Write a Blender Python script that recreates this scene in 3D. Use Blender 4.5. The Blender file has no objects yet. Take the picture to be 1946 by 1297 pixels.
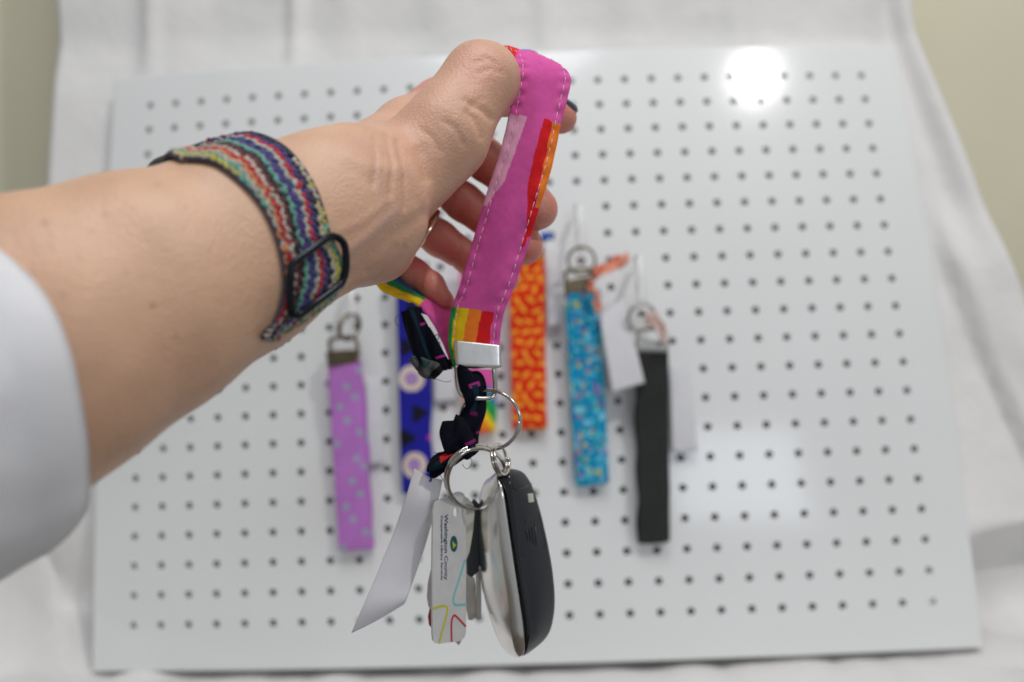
import bpy, math, random
import numpy as np
from mathutils import Vector, Matrix
random.seed(4); rng = np.random.default_rng(4)
scene = bpy.context.scene
COL = scene.collection

# ------------------------------------------------------------------ camera
F, CX, CY = 1450.0, 973.0, 648.5          # focal length and centre in photograph pixels
PITCH, CAMH = math.radians(4.0), 0.308    # camera looks down a little, metres above the table
cam_d = bpy.data.cameras.new('camera'); cam = bpy.data.objects.new('camera', cam_d); COL.objects.link(cam)
cam.location = (0, 0, CAMH); cam.rotation_euler = (math.radians(90) - PITCH, 0, 0)
cam_d.sensor_width = 36; cam_d.lens = F / 1946 * 36; cam_d.clip_start = .01; cam_d.clip_end = 50
cam_d.dof.use_dof = True; cam_d.dof.focus_distance = .307; cam_d.dof.aperture_fstop = 4.6
scene.camera = cam
scene.view_settings.view_transform = 'Standard'; scene.view_settings.look = 'None'
scene.view_settings.exposure = .24; scene.view_settings.gamma = 1

# camera axes -> world (x right, y up, z forward)
CA, SA = math.cos(PITCH), math.sin(PITCH)
def W(c):
    c = np.asarray(c, float); x, y, z = c[..., 0], c[..., 1], c[..., 2]
    return np.stack([x, z * CA + y * SA, CAMH + y * CA - z * SA], -1)
def cP(px, py, d):                         # photograph point at a real distance -> camera axes
    px, py, d = np.broadcast_arrays(np.asarray(px, float), py, d)
    return np.stack([(px - CX) / F * d, -(py - CY) / F * d, d], -1)
def P(px, py, d): return W(cP(px, py, d))
def pix(w):                                # world -> photograph point
    w = np.asarray(w, float); x, y, z = w[..., 0], w[..., 1], w[..., 2] - CAMH
    d = y * CA - z * SA; u = y * SA + z * CA
    return CX + F * x / d, CY - F * u / d
def smooth(a, b, x):
    t = np.clip((x - a) / (b - a), 0, 1); return t * t * (3 - 2 * t)

# pegboard pose (fitted to the hole grid): 28 x 20 holes, one inch apart, slightly bowed sheet
PITCHH = .0254
def rod(w):
    w = np.array(w); t = np.linalg.norm(w); k = w / t
    K = np.array([[0, -k[2], k[1]], [k[2], 0, -k[0]], [-k[1], k[0], 0]])
    return np.eye(3) + math.sin(t) * K + (1 - math.cos(t)) * K @ K
BR = rod([-.1682, .028, -.0397]); BT = np.array([.001, -.0069, .6755])
def board(u, v, n=0.0):                    # u right, v down (metres), n towards the camera
    u, v, n = np.broadcast_arrays(np.asarray(u, float), v, n)
    z = .1154 * u * u + .1048 * v * v - .0678 * u * v
    c = np.stack([u, v, z - n], -1) @ BR.T + BT
    c[..., 1] *= -1
    return W(c)
def board_uv(px, py):                      # board coordinates under a photograph point
    uv = np.array([(px - CX) / F * .67, (py - CY) / F * .67])
    for _ in range(30):
        q = pix(board(uv[0], uv[1])); J = []
        for k in range(2):
            e = uv.copy(); e[k] += 1e-5; r = pix(board(e[0], e[1])); J.append([(r[0] - q[0]) / 1e-5, (r[1] - q[1]) / 1e-5])
        uv = uv + np.linalg.solve(np.array(J).T, np.array([px - q[0], py - q[1]]))
    return uv
def board_depth(px, py, n=0.0):
    uv = board_uv(px, py); w = board(uv[0], uv[1], n)
    return w[1] * CA - (w[2] - CAMH) * SA
def board_mirror(px, py):                  # where the light must stand to be mirrored at that point
    u, v = board_uv(px, py); p = board(u, v)
    n = np.cross(board(u + .01, v) - p, board(u, v - .01) - p); n /= np.linalg.norm(n)
    i = p - np.array([0, 0, CAMH]); i /= np.linalg.norm(i)
    r = i - 2 * (i @ n) * n
    return p, r

# ------------------------------------------------------------------ light: room ambience, a round lamp, a window
world = bpy.data.worlds.new('World'); scene.world = world; world.use_nodes = True
bg = world.node_tree.nodes['Background']; bg.inputs[0].default_value = (.955, .98, 1.0, 1); bg.inputs[1].default_value = .235
def area_light(name, px, py, dist, shape, sx, sy, power, color):
    p, r = board_mirror(px, py)
    L = bpy.data.lights.new(name, 'AREA'); L.shape = shape; L.size = sx
    if shape in ('RECTANGLE', 'ELLIPSE'): L.size_y = sy
    L.energy = power; L.color = color
    o = bpy.data.objects.new(name, L); COL.objects.link(o)
    o.location = Vector(p + r * dist); o.rotation_euler = Vector(-r).to_track_quat('-Z', 'Y').to_euler()
    return o
area_light('room_lamp', 1432, 150, 2.2, 'DISK', .10, .10, 12.0, (1, .975, .94))
area_light('window_light', 1392, 905, 2.2, 'RECTANGLE', .58, .38, 3.4, (.80, .88, 1))

L_ = bpy.data.lights.new('added_top_light', 'AREA'); L_.shape = 'DISK'; L_.size = .7; L_.energy = 8.5; L_.color = (.97, .98, 1)
ceil = bpy.data.objects.new('added_top_light', L_); COL.objects.link(ceil); ceil.location = (-.05, -.05, 1.75)   # added soft light overhead, brightens the arm's upper side against its underside

# ------------------------------------------------------------------ helpers
def mat(name, color=(.8, .8, .8), rough=.5, metal=0, attr=None, sss=0, coat=0, bump=None, mottle=0, spec=.5, sheen=0, trans=0):
    m = bpy.data.materials.new(name); m.use_nodes = True
    nt = m.node_tree; b = nt.nodes['Principled BSDF']; N = nt.nodes.new; lk = nt.links.new
    b.inputs['Base Color'].default_value = (*color, 1); b.inputs['Roughness'].default_value = rough
    b.inputs['Metallic'].default_value = metal; b.inputs['Specular IOR Level'].default_value = spec
    if sheen: b.inputs['Sheen Weight'].default_value = sheen; b.inputs['Sheen Roughness'].default_value = .5
    if coat: b.inputs['Coat Weight'].default_value = coat; b.inputs['Coat Roughness'].default_value = .05
    if trans: b.inputs['Transmission Weight'].default_value = trans
    if sss:
        b.inputs['Subsurface Weight'].default_value = sss; b.inputs['Subsurface Radius'].default_value = (1, .35, .2)
        b.inputs['Subsurface Scale'].default_value = .004
    src = None
    if attr:
        a = N('ShaderNodeAttribute'); a.attribute_name = attr; src = a.outputs['Color']
    tc = N('ShaderNodeTexCoord')
    if mottle:
        n = N('ShaderNodeTexNoise'); n.inputs['Scale'].default_value = mottle[0]; n.inputs['Detail'].default_value = 5
        lk(tc.outputs['Object'], n.inputs['Vector'])
        r = N('ShaderNodeValToRGB'); k = mottle[1]
        r.color_ramp.elements[0].position = .3; r.color_ramp.elements[1].position = .7
        r.color_ramp.elements[0].color = (1 - k, 1 - k, 1 - k, 1); r.color_ramp.elements[1].color = (1 + k, 1 + k, 1 + k, 1)
        lk(n.outputs[0], r.inputs[0])
        mx = N('ShaderNodeMix'); mx.data_type = 'RGBA'; mx.blend_type = 'MULTIPLY'; mx.inputs[0].default_value = 1
        if src: lk(src, mx.inputs[6])
        else: mx.inputs[6].default_value = (*color, 1)
        lk(r.outputs[0], mx.inputs[7]); src = mx.outputs[2]
    if src: lk(src, b.inputs['Base Color'])
    if bump:                                # list of (kind, scale, strength, distance)
        prev = None
        for kind, sc, st, di in bump:
            if kind == 'noise':
                t = N('ShaderNodeTexNoise'); t.inputs['Scale'].default_value = sc; t.inputs['Detail'].default_value = 4; out = t.outputs[0]
                lk(tc.outputs['Object'], t.inputs['Vector'])
            elif kind == 'cells':
                t = N('ShaderNodeTexVoronoi'); t.inputs['Scale'].default_value = sc; out = t.outputs['Distance']
                lk(tc.outputs['Object'], t.inputs['Vector'])
            else:                           # weave: two crossed waves on the surface's own coordinates (metres)
                outs = []
                for ax in ('X', 'Y'):
                    w_ = N('ShaderNodeTexWave'); w_.bands_direction = ax; w_.inputs['Scale'].default_value = sc; w_.inputs['Distortion'].default_value = .6
                    lk(tc.outputs['UV'], w_.inputs['Vector']); outs.append(w_.outputs['Fac'])
                ad = N('ShaderNodeMath'); ad.operation = 'ADD'; lk(outs[0], ad.inputs[0]); lk(outs[1], ad.inputs[1]); out = ad.outputs[0]
            bp = N('ShaderNodeBump'); bp.inputs['Strength'].default_value = st; bp.inputs['Distance'].default_value = di
            lk(out, bp.inputs['Height'])
            if prev: lk(prev, bp.inputs['Normal'])
            prev = bp.outputs[0]
        lk(prev, b.inputs['Normal'])
    return m
def srgb(r, g, b):
    f = lambda c: (c / 255) / 12.92 if c <= 10 else ((c / 255 + .055) / 1.055) ** 2.4
    return (f(r), f(g), f(b))

def empty(name, label, cat, loc, group=None):
    o = bpy.data.objects.new(name, None); COL.objects.link(o); o.location = Vector(loc); o.empty_display_size = .01
    return tag(o, label, cat, group)
def tag(o, label=None, cat=None, group=None, kind=None):
    if label: o['label'] = label
    if cat: o['category'] = cat
    if group: o['group'] = group
    if kind: o['kind'] = kind
    return o
def root_loc(parent):
    v = Vector((0, 0, 0))
    while parent: v += parent.location; parent = parent.parent
    return v
def mesh(name, verts, faces, m, parent=None, shade=True, origin=None, uvs=None, cols=None):
    verts = np.asarray(verts, float)
    o3 = root_loc(parent) if parent else Vector(origin if origin is not None else verts.mean(0))
    me = bpy.data.meshes.new(name); me.from_pydata((verts - np.array(o3)).tolist(), [], [list(map(int, f)) for f in faces]); me.update()
    if shade: me.polygons.foreach_set('use_smooth', [True] * len(me.polygons))
    if uvs is not None:
        ul = me.uv_layers.new(name='UVMap'); li = np.empty(len(me.loops), int); me.loops.foreach_get('vertex_index', li)
        ul.data.foreach_set('uv', np.asarray(uvs, float)[li].ravel())
    if cols is not None:
        ca = me.color_attributes.new('Col', 'FLOAT_COLOR', 'POINT')
        c4 = np.ones((len(verts), 4)); c4[:, :3] = cols; ca.data.foreach_set('color', c4.ravel())
    ms = m if isinstance(m, (list, tuple)) else [m]
    for q in ms: me.materials.append(q)
    o = bpy.data.objects.new(name, me); COL.objects.link(o)
    if parent: o.parent = parent
    else: o.location = o3
    return o
def spline(pts, n):                        # Catmull-Rom through the points
    pts = np.asarray(pts, float); k = len(pts)
    ext = np.vstack([2 * pts[0] - pts[1], pts, 2 * pts[-1] - pts[-2]])
    t = np.linspace(0, k - 1, n); i = np.minimum(t.astype(int), k - 2); f = (t - i)[:, None]
    p0, p1, p2, p3 = ext[i], ext[i + 1], ext[i + 2], ext[i + 3]
    return .5 * (2 * p1 + (p2 - p0) * f + (2 * p0 - 5 * p1 + 4 * p2 - p3) * f ** 2 + (3 * p1 - p0 - 3 * p2 + p3) * f ** 3)
def grid_faces(nu, nv, off=0, flip=False, closed=False):
    fs = []
    for i in range(nu if closed else nu - 1):
        a = i * nv; b = ((i + 1) % nu) * nv
        for j in range(nv - 1):
            q = (off + a + j, off + a + j + 1, off + b + j + 1, off + b + j)
            fs.append(q[::-1] if flip else q)
    return fs
def normals(G):                            # of a grid of points (nu, nv, 3)
    du = np.gradient(G, axis=0); dv = np.gradient(G, axis=1); n = np.cross(du, dv)
    return n / (np.linalg.norm(n, axis=-1, keepdims=True) + 1e-12)
def slab(name, G, thick, m, parent=None, prof=None, color=None, origin=None, both=True, shade=True):
    """closed sheet of real thickness around a grid of points; thick along the grid's normals"""
    nu, nv = G.shape[:2]; n = normals(G)
    tt = np.linspace(0, 1, nv)
    pr = (prof(tt) if prof else np.ones(nv))[None, :, None] * thick / 2
    A = G + n * pr; B = G - n * pr
    V = np.vstack([A.reshape(-1, 3), B.reshape(-1, 3)]); o = nu * nv
    fs = grid_faces(nu, nv) + grid_faces(nu, nv, o, True)
    rim = [i * nv for i in range(nu)] + [(nu - 1) * nv + j for j in range(1, nv)] + [i * nv + nv - 1 for i in range(nu - 2, -1, -1)] + [j for j in range(nv - 2, 0, -1)]
    for a, b in zip(rim, rim[1:] + rim[:1]): fs.append((a, b, b + o, a + o))
    ln = np.linalg.norm(np.diff(G[:, nv // 2], axis=0), axis=-1); s = np.concatenate([[0], np.cumsum(ln)])
    w = np.linalg.norm(G[:, -1] - G[:, 0], axis=-1).mean()
    uv = np.stack(np.broadcast_arrays(s[:, None], (tt * w)[None, :]), -1).reshape(-1, 2); uv = np.vstack([uv, uv])
    cols = None
    if color is not None:
        c = color(G, s, tt); c = c.reshape(-1, 3); cols = np.vstack([c, c])
    return mesh(name, V, fs, m, parent, shade, origin, uv, cols)
def ribbon_grid(rows, nu, nv, wave=None):  # rows of (L point, R point)
    L = spline([r[0] for r in rows], nu); R = spline([r[1] for r in rows], nu)
    t = np.linspace(0, 1, nv)[None, :, None]
    return L[:, None] * (1 - t) + R[:, None] * t
def tube(name, pts, r, m, parent=None, n=80, seg=10, closed=False, origin=None, flat=1.0, raw=False):
    pts = np.asarray(pts, float)
    C = pts if n is None else spline(np.vstack([pts, pts[:1]]) if closed else pts, n + (1 if closed else 0))
    if closed and n is not None: C = C[:-1]
    k = len(C); T = np.roll(C, -1, 0) - np.roll(C, 1, 0) if closed else np.gradient(C, axis=0)
    T /= np.linalg.norm(T, axis=1, keepdims=True) + 1e-12
    up = np.array([.3, .9, .2]) if abs(T[0] @ np.array([.3, .9, .2])) < .9 else np.array([1., 0, 0])
    N = []; nrm = np.cross(T[0], up); nrm /= np.linalg.norm(nrm)
    for i in range(k):
        nrm = nrm - (nrm @ T[i]) * T[i]; nrm /= np.linalg.norm(nrm); N.append(nrm)
    N = np.array(N); Bn = np.cross(T, N)
    rr = np.broadcast_to(np.asarray(r, float), (k,))[:, None, None]
    a = np.linspace(0, 2 * math.pi, seg, endpoint=False)[None, :, None]
    V = (C[:, None] + rr * (np.cos(a) * N[:, None] + flat * np.sin(a) * Bn[:, None])).reshape(-1, 3)
    fs = []
    for i in range(k if closed else k - 1):
        b = ((i + 1) % k) * seg
        for j in range(seg): fs.append((i * seg + j, i * seg + (j + 1) % seg, b + (j + 1) % seg, b + j))
    if not closed: fs.append(list(range(seg))[::-1]); fs.append([(k - 1) * seg + j for j in range(seg)])
    if raw: return V, fs
    return mesh(name, V, fs, m, parent, True, origin)
def join(parts):
    V, Fc, o = [], [], 0
    for v, f in parts: V.append(v); Fc += [[i + o for i in q] for q in f]; o += len(v)
    return np.vstack(V), Fc
def inpoly(x, y, poly):
    x = np.asarray(x); y = np.asarray(y); c = np.zeros(np.broadcast(x, y).shape, bool); n = len(poly)
    for i in range(n):
        x1, y1 = poly[i]; x2, y2 = poly[(i + 1) % n]
        if y1 == y2: continue
        m = ((y1 > y) != (y2 > y)) & (x < (x2 - x1) * (y - y1) / (y2 - y1) + x1); c ^= m
    return c
def circle_pts(c, a, b, n=48, e0=0, e1=2 * math.pi):
    t = np.linspace(e0, e1, n, endpoint=(e1 - e0) < 6.28)[:, None]
    return np.asarray(c)[None] + np.cos(t) * np.asarray(a)[None] + np.sin(t) * np.asarray(b)[None]
def polyplate(name, poly, d_func, thick, m, parent=None, hole=None, origin=None):
    """plate with the outline poly (photograph points), standing at depth d_func(px, py)"""
    import bmesh
    bm = bmesh.new()
    fr = [P(x, y, d_func(x, y)) for x, y in poly]
    vs = [bm.verts.new(v) for v in fr]; es = [bm.edges.new((vs[i], vs[(i + 1) % len(vs)])) for i in range(len(vs))]
    if hole:
        hv = [bm.verts.new(P(x, y, d_func(x, y))) for x, y in hole]; es += [bm.edges.new((hv[i], hv[(i + 1) % len(hv)])) for i in range(len(hv))]
    bmesh.ops.triangle_fill(bm, use_beauty=True, use_dissolve=False, edges=es)
    n = np.cross(fr[len(fr) // 3] - fr[0], fr[2 * len(fr) // 3] - fr[0]); n /= np.linalg.norm(n)
    if n[1] > 0: n = -n
    ext = bmesh.ops.extrude_face_region(bm, geom=list(bm.faces))
    for v in [e for e in ext['geom'] if isinstance(e, bmesh.types.BMVert)]: v.co -= Vector(n * thick)
    bmesh.ops.recalc_face_normals(bm, faces=list(bm.faces))
    bm.verts.index_update()
    V = np.array([v.co[:] for v in bm.verts]); Fc = [[v.index for v in f.verts] for f in bm.faces]; bm.free()
    return mesh(name, V, Fc, m, parent, False, origin)
def rbox_pts(cx, cy, a, b, r, n=6):        # rounded rectangle outline in its own plane
    out = []
    for qx, qy, a0 in ((1, 1, 0), (-1, 1, 90), (-1, -1, 180), (1, -1, 270)):
        for k in range(n + 1):
            t = math.radians(a0 + 90 * k / n); out.append((cx + qx * (a - r) + r * math.cos(t), cy + qy * (b - r) + r * math.sin(t)))
    return out

# ------------------------------------------------------------------ materials
M_board = mat('pegboard_plastic', (.79, .80, .795), .5, coat=.7, bump=[('noise', 60, .02, .001)], mottle=(9, .015))
M_board.node_tree.nodes['Principled BSDF'].inputs['Coat Roughness'].default_value = .11
M_sheet = mat('sheet_cotton', (.78, .765, .75), .85, sheen=.1, bump=[('noise', 14, .45, .012), ('noise', 45, .25, .004), ('noise', 900, .2, .0004)], mottle=(12, .03))
M_wall = mat('wall_paint', srgb(226, 220, 194), .8, mottle=(3, .04))
M_dark = mat('table_wood', (.10, .08, .06), .6, mottle=(14, .2))
M_print = mat('printed_cotton', attr='Col', rough=.85, sheen=.08, spec=.25, bump=[('weave', 900, .25, .0003), ('noise', 260, .3, .0008)], mottle=(380, .06))
M_steel = mat('nickel', (.60, .575, .54), .16, 1, mottle=(120, .05))
M_steel2 = mat('brushed_nickel', (.90, .89, .87), .34, 1, bump=[('noise', 500, .12, .0003)], mottle=(200, .05))
M_bronze = mat('antique_bronze', (.20, .165, .11), .38, 1, mottle=(150, .12))
M_tagp = mat('tag_card_stock', (.68, .68, .71), .6, mottle=(80, .04))
M_dull = mat('dull_nickel', (.42, .41, .38), .42, 1, mottle=(150, .12))
M_clear = mat('white_hook_plastic', (.83, .83, .82), .3)
M_paper = mat('tag_paper', (.84, .83, .87), .7, bump=[('noise', 300, .08, .0004)], mottle=(60, .02))
M_thread = mat('white_thread', (.86, .66, .78), .8)
M_black = mat('black_cotton', (.010, .011, .016), .9, attr='Col', spec=.15, bump=[('noise', 1500, .4, .0004)], mottle=(500, .15))
M_loose = mat('loose_thread', (.015, .015, .03), .8)
M_gold = mat('ring_gold', (.88, .78, .60), .15, 1)
M_key = mat('key_brass_nickel', (.62, .60, .56), .3, 1, mottle=(200, .1))
M_keyhead = mat('key_head_plastic', (.012, .016, .02), .35)
M_card = mat('card_plastic', (.66, .65, .64), .33, coat=.2, mottle=(160, .06))
M_cardb = mat('card_cream', (.60, .58, .49), .4, mottle=(120, .05))
M_red = mat('red_card', (.45, .06, .05), .4)
M_navy = mat('ink_navy', srgb(30, 58, 96), .5); M_teal = mat('ink_teal', srgb(25, 88, 95), .5); M_lime = mat('ink_lime', srgb(190, 195, 60), .5)
M_turq = mat('ink_turquoise', srgb(120, 200, 200), .5); M_yel = mat('ink_yellow', srgb(205, 198, 50), .5); M_inkr = mat('ink_red', srgb(200, 50, 58), .5)
M_purp = mat('ink_purple', (.12, .10, .45), .5); M_ink = mat('ink_black', (.02, .02, .03), .6)
M_fobdark = mat('remote_gloss_black', (.006, .008, .012), .12, coat=.5)
M_fobsat = mat('remote_satin_grey', (.020, .023, .030), .42, bump=[('noise', 2500, .06, .0003)])
M_fobsilver = mat('remote_satin_silver', (.82, .81, .79), .23, 1, bump=[('noise', 180, .03, .0006)], mottle=(90, .05))
M_buckle = mat('buckle_navy_metal', (.012, .015, .022), .28, .6)
M_case = mat('watch_black', (.012, .012, .014), .2, coat=.4)
M_nail = mat('nail_polish', (.015, .022, .06), .10, coat=1); M_nailtip = mat('nail_bare', (.62, .45, .42), .25)
M_coral = mat('coral_fabric', (.78, .30, .20), .85, mottle=(120, .2)); M_lace = mat('blush_fabric', (.72, .55, .50), .85, mottle=(200, .2))
M_sleeve = mat('sleeve_knit', srgb(243, 242, 245), .9, sheen=.3, bump=[('weave', 420, .45, .0007), ('noise', 60, .3, .003)], mottle=(25, .03))
M_skin = mat('skin', attr='Col', rough=.43, sss=.10, spec=.45, bump=[('noise', 90, .10, .002), ('cells', 900, .26, .0006), ('noise', 1500, .25, .0005), ('noise', 350, .15, .0008)], mottle=(70, .07))

# ------------------------------------------------------------------ the setting
def plane(name, pts, m): return tag(mesh(name, pts, [(0, 1, 2, 3)], m, None, False), kind='structure')
plane('wall', [(-2.2, .97, -.4), (2.2, .97, -.4), (2.2, .97, 1.8), (-2.2, .97, 1.8)], M_wall)
plane('table', [(-2, -.1, -.07), (2, -.1, -.07), (2, .96, -.07), (-2, .96, -.07)], M_dark)

def build_sheet():
    nu, nv = 190, 260
    zs_top, yb, rad = .95, .72, .07
    # profile from the top of the hanging part down and forward over the table
    prof = [(yb, z) for z in np.linspace(zs_top, rad, 110)]
    prof += [(yb - rad + rad * math.cos(a), rad - rad * math.sin(a)) for a in np.linspace(.05, math.pi / 2, 40)]
    prof += [(y, 0) for y in np.linspace(yb - rad - .004, .38, 110)]
    prof = np.array(prof); nv = len(prof)
    V = np.zeros((nu, nv, 3)); t = np.linspace(0, 1, nu)[:, None]
    y, z = prof[:, 0][None], prof[:, 1][None]
    xr = np.interp(prof[:, 1], [0, .12, .262, .434, .598, .95], [.95, .60, .482, .444, .407, .34])[None]
    xl = np.interp(prof[:, 1], [0, .05, .12, .22, .31, .60, .95], [-1.0, -.95, -.75, -.54, -.452, -.468, -.475])[None]
    x = xl + (xr - xl) * t
    up = smooth(.05, .30, z)
    f = np.zeros_like(x)
    for k, (c, w, a) in enumerate([(-.365, .010, .012), (-.345, .03, .008), (-.215, .008, .013), (-.16, .02, .006), (-.06, .03, .012), (.03, .012, .009), (.11, .02, .010), (.22, .016, .012), (.31, .05, -.02), (.385, .006, -.022), (.40, .02, .014)]):
        cc = c + (.01 + .06 * k / 10) * (.67 - z) * np.sign(c)
        f += a * np.exp(-((x - cc) / w) ** 2)
    f += .006 * np.sin(9 * x + 3 * z) + .003 * np.sin(31 * x + 2 * z) + .002 * np.sin(17 * z + 23 * x)
    # the sheet lies close behind the leaning board
    uu, vv = np.meshgrid(np.linspace(-.38, .38, 15), np.linspace(-.28, .28, 11)); bp = board(uu, vv).reshape(-1, 3)
    base6 = lambda X, Z: np.stack([np.ones_like(X), X, Z, X * X, X * Z, Z * Z], -1)
    co = np.linalg.lstsq(base6(bp[:, 0], bp[:, 2]), bp[:, 1], rcond=None)[0]
    ytop = base6(np.clip(x, -.39, .39), np.clip(z + 0 * x, .02, .56)) @ co + .024 + .06 * np.maximum(z - .56, 0)
    k1 = smooth(.0, .10, z)
    yy = (y + 0 * x) * (1 - k1) + ytop * k1 - f * smooth(.50, .57, z) * .7 * (1 - smooth(.36, .39, x))
    yy = yy - .018 * np.exp(-((x - .36) / .05) ** 2 - ((z - .085) / .05) ** 2)
    # the wide drape on the right: a rounded fold whose inner edge runs from high left to low right
    line = np.interp(z, [.08, .16, .24, .335, .45, .60], [.505, .462, .432, .405, .395, .380])
    flap = smooth(-.006, .006, x - line) * smooth(.08, .2, z)
    q = np.clip((x - line) / np.maximum(xr - line, .03), 0, 1)
    yy = yy - flap * (.016 * (1 - smooth(.32, .40, z)) + .006 * q + .005 * np.exp(-((q - .60) / .2) ** 2) + .003 * np.sin(5 * q + 11 * z) + .003 * np.sin(19 * z + 8 * q)) + .035 * smooth(.78, 1, q) * flap
    zz = z + np.zeros_like(x)
    # rumples where the cloth lies on the table
    lo = 1 - smooth(.02, .12, z)
    r = .010 * np.sin(23 * x + 9 * y) * np.sin(14 * y - 6 * x) + .006 * np.sin(51 * x - 31 * y) + .004 * np.sin(95 * x + 40 * y)
    r = r + .012 * np.exp(-((np.abs(x) - .52 + .3 * (y - .6)) / .02) ** 2) + .008 * np.exp(-((np.abs(x) - .60 - .5 * (y - .6)) / .015) ** 2)
    zz = zz + lo * (np.abs(r) * (.35 + .65 * smooth(.25, .5, np.abs(x)))) 
    zz = zz + lo * (-.019 + .048 * np.clip(x, -.45, .45))
    # heap on the left
    for (hx, hy, hw, hh, ang) in [(-.50, .62, .045, .12, .6), (-.56, .55, .06, .07, .3), (-.46, .68, .03, .09, 1.2), (-.62, .68, .05, .2, .2), (.52, .70, .05, .055, -.5), (.60, .62, .05, .05, .4), (.47, .74, .03, .06, .2)]:
        ca, sa = math.cos(ang), math.sin(ang); dx, dy = x - hx, y - hy
        a, b = dx * ca + dy * sa, -dx * sa + dy * ca
        zz = zz + hh * np.exp(-(a / (hw * 2.0)) ** 2 - (b / (hw * .6)) ** 2) * lo
    V[..., 0], V[..., 1], V[..., 2] = x, yy, zz
    s = np.concatenate([[0], np.cumsum(np.linalg.norm(np.diff(prof, axis=0), axis=1))])
    o = slab('white_sheet', V, .0012, M_sheet)
    return tag(o, 'white cotton sheet draped behind and under the pegboard', 'sheet')
build_sheet()

def build_board():
    root = empty('pegboard', 'white pegboard full of round holes leaning against the white sheet', 'pegboard', board(0, .28))
    nx, ny, r, seg, th = 28, 20, .0032, 12, .004
    V, Fc = [], []
    X = [(-13.5 + i) * PITCHH for i in range(nx)]; Y = [(-9.5 + j) * PITCHH for j in range(ny)]
    h = PITCHH / 2
    cache = {}
    def vert(u, v, n):
        k = (round(u * 1e6), round(v * 1e6), round(n * 1e6))
        if k not in cache: cache[k] = len(V); V.append((u, v, n))
        return cache[k]
    angs = [2 * math.pi * (k + .5) / seg for k in range(seg)]
    def sq(a):
        c, s = math.cos(a), math.sin(a); m = max(abs(c), abs(s)); return c / m * h, s / m * h
    for cx in X:
        for cy in Y:
            i1 = [vert(cx + r * math.cos(a), cy + r * math.sin(a), 0) for a in angs]
            i0 = [vert(cx + 1.12 * r * math.cos(a), cy + 1.12 * r * math.sin(a), .0004) for a in angs]
            ib = [vert(cx + r * math.cos(a), cy + r * math.sin(a), -th) for a in angs]
            ou = [vert(cx + sq(a)[0], cy + sq(a)[1], .0004) for a in angs]; ob = [vert(cx + sq(a)[0], cy + sq(a)[1], -th) for a in angs]
            for k in range(seg):
                q = (k + 1) % seg
                Fc += [(ou[k], i0[k], i0[q], ou[q]), (i0[k], i1[k], i1[q], i0[q]), (i1[k], ib[k], ib[q], i1[q]), (ib[k], ob[k], ob[q], ib[q])]
            for k in range(4):     # corners of the cell
                a = math.pi / 4 + k * math.pi / 2; c = vert(cx + math.copysign(h, math.cos(a)), cy + math.copysign(h, math.sin(a)), .0004); cb = vert(cx + math.copysign(h, math.cos(a)), cy + math.copysign(h, math.sin(a)), -th)
                kk = [j for j in range(seg) if angs[j] < a][-1]; q = (kk + 1) % seg
                Fc += [(ou[kk], ou[q], c), (ob[q], ob[kk], cb)]
    UV = np.array(V)
    panel = mesh('panel', board(UV[:, 0], UV[:, 1], UV[:, 2]), Fc, M_board, root, False)
    # plain border round the holes with a rounded rim
    u0, v0 = X[0] - h, Y[0] - h; u1, v1 = -u0, -v0
    mL, mR, mT, mB = .0255, .0265, .020, .0262
    prof = [(0, .0004), (.5, .0004), (.93, .0004), (.98, -.0002), (1, -.0015), (1, -.011), (.96, -.012), (.9, -.006), (0, -.004)]
    per = []
    N = 60
    for k in range(N): per.append((u0 + (u1 - u0) * k / N, v0, 0, -1))
    for k in range(N): per.append((u1, v0 + (v1 - v0) * k / N, 1, 0))
    for k in range(N): per.append((u1 - (u1 - u0) * k / N, v1, 0, 1))
    for k in range(N): per.append((u0, v1 - (v1 - v0) * k / N, -1, 0))
    bv, bf = [], []
    for i, (u, v, a, b) in enumerate(per):
        corner = i % N == 0
        du = (-mL if u <= u0 + 1e-9 else mR if u >= u1 - 1e-9 else 0) if (corner or a) else 0
        dv = (-mT if v <= v0 + 1e-9 else mB if v >= v1 - 1e-9 else 0) if (corner or b) else 0
        for s, n in prof: bv.append((u + du * s, v + dv * s, n))
    k = len(prof); n = len(per)
    for i in range(n):
        for j in range(k - 1): bf.append((i * k + j, ((i + 1) % n) * k + j, ((i + 1) % n) * k + j + 1, i * k + j + 1))
    bv = np.array(bv); b_o = mesh('border', board(bv[:, 0], bv[:, 1], bv[:, 2]), bf, M_board, root, False)
    return root
build_board()

# ------------------------------------------------------------------ hand and arm: one continuous surface grown from a signed distance field
def pr(px, py, d, r): return (np.array(cP(px, py, d)), r * d / F)
def chain(pts, zs=1.0): return [(pr(*a), pr(*b), zs) for a, b in zip(pts, pts[1:])]
def apex(s, d): return (1254 - .911 * s, 115 + .4115 * s, d, .2113 * s)
FORE = chain([apex(1750, .200), apex(1500, .210), apex(1300, .2215), apex(1100, .235), apex(900, .252), apex(700, .272), (672, 388, .281, 143)], .74)
PALM = chain([(672, 388, .284, 140), (716, 374, .298, 88)], .78) \
     + chain([(690, 462, .288, 72), (716, 470, .298, 66)], 1.0) \
     + chain([(690, 350, .29, 95), (732, 343, .296, 92), (792, 312, .299, 77), (844, 258, .302, 80), (875, 206, .306, 65), (913, 152, .312, 65)], .95) \
     + chain([(913, 152, .312, 64), (925, 147, .316, 57)], 1) \
     + chain([(690, 312, .305, 72), (776, 254, .338, 60), (838, 206, .372, 57)], 1) \
     + chain([(700, 400, .30, 100), (738, 396, .34, 62), (756, 380, .378, 40)], 1) + chain([(714, 460, .30, 62), (730, 458, .37, 32)], 1) \
     + chain([(840, 222, .374, 52), (796, 310, .382, 40), (756, 390, .382, 36), (730, 462, .372, 32)], 1)
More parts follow.
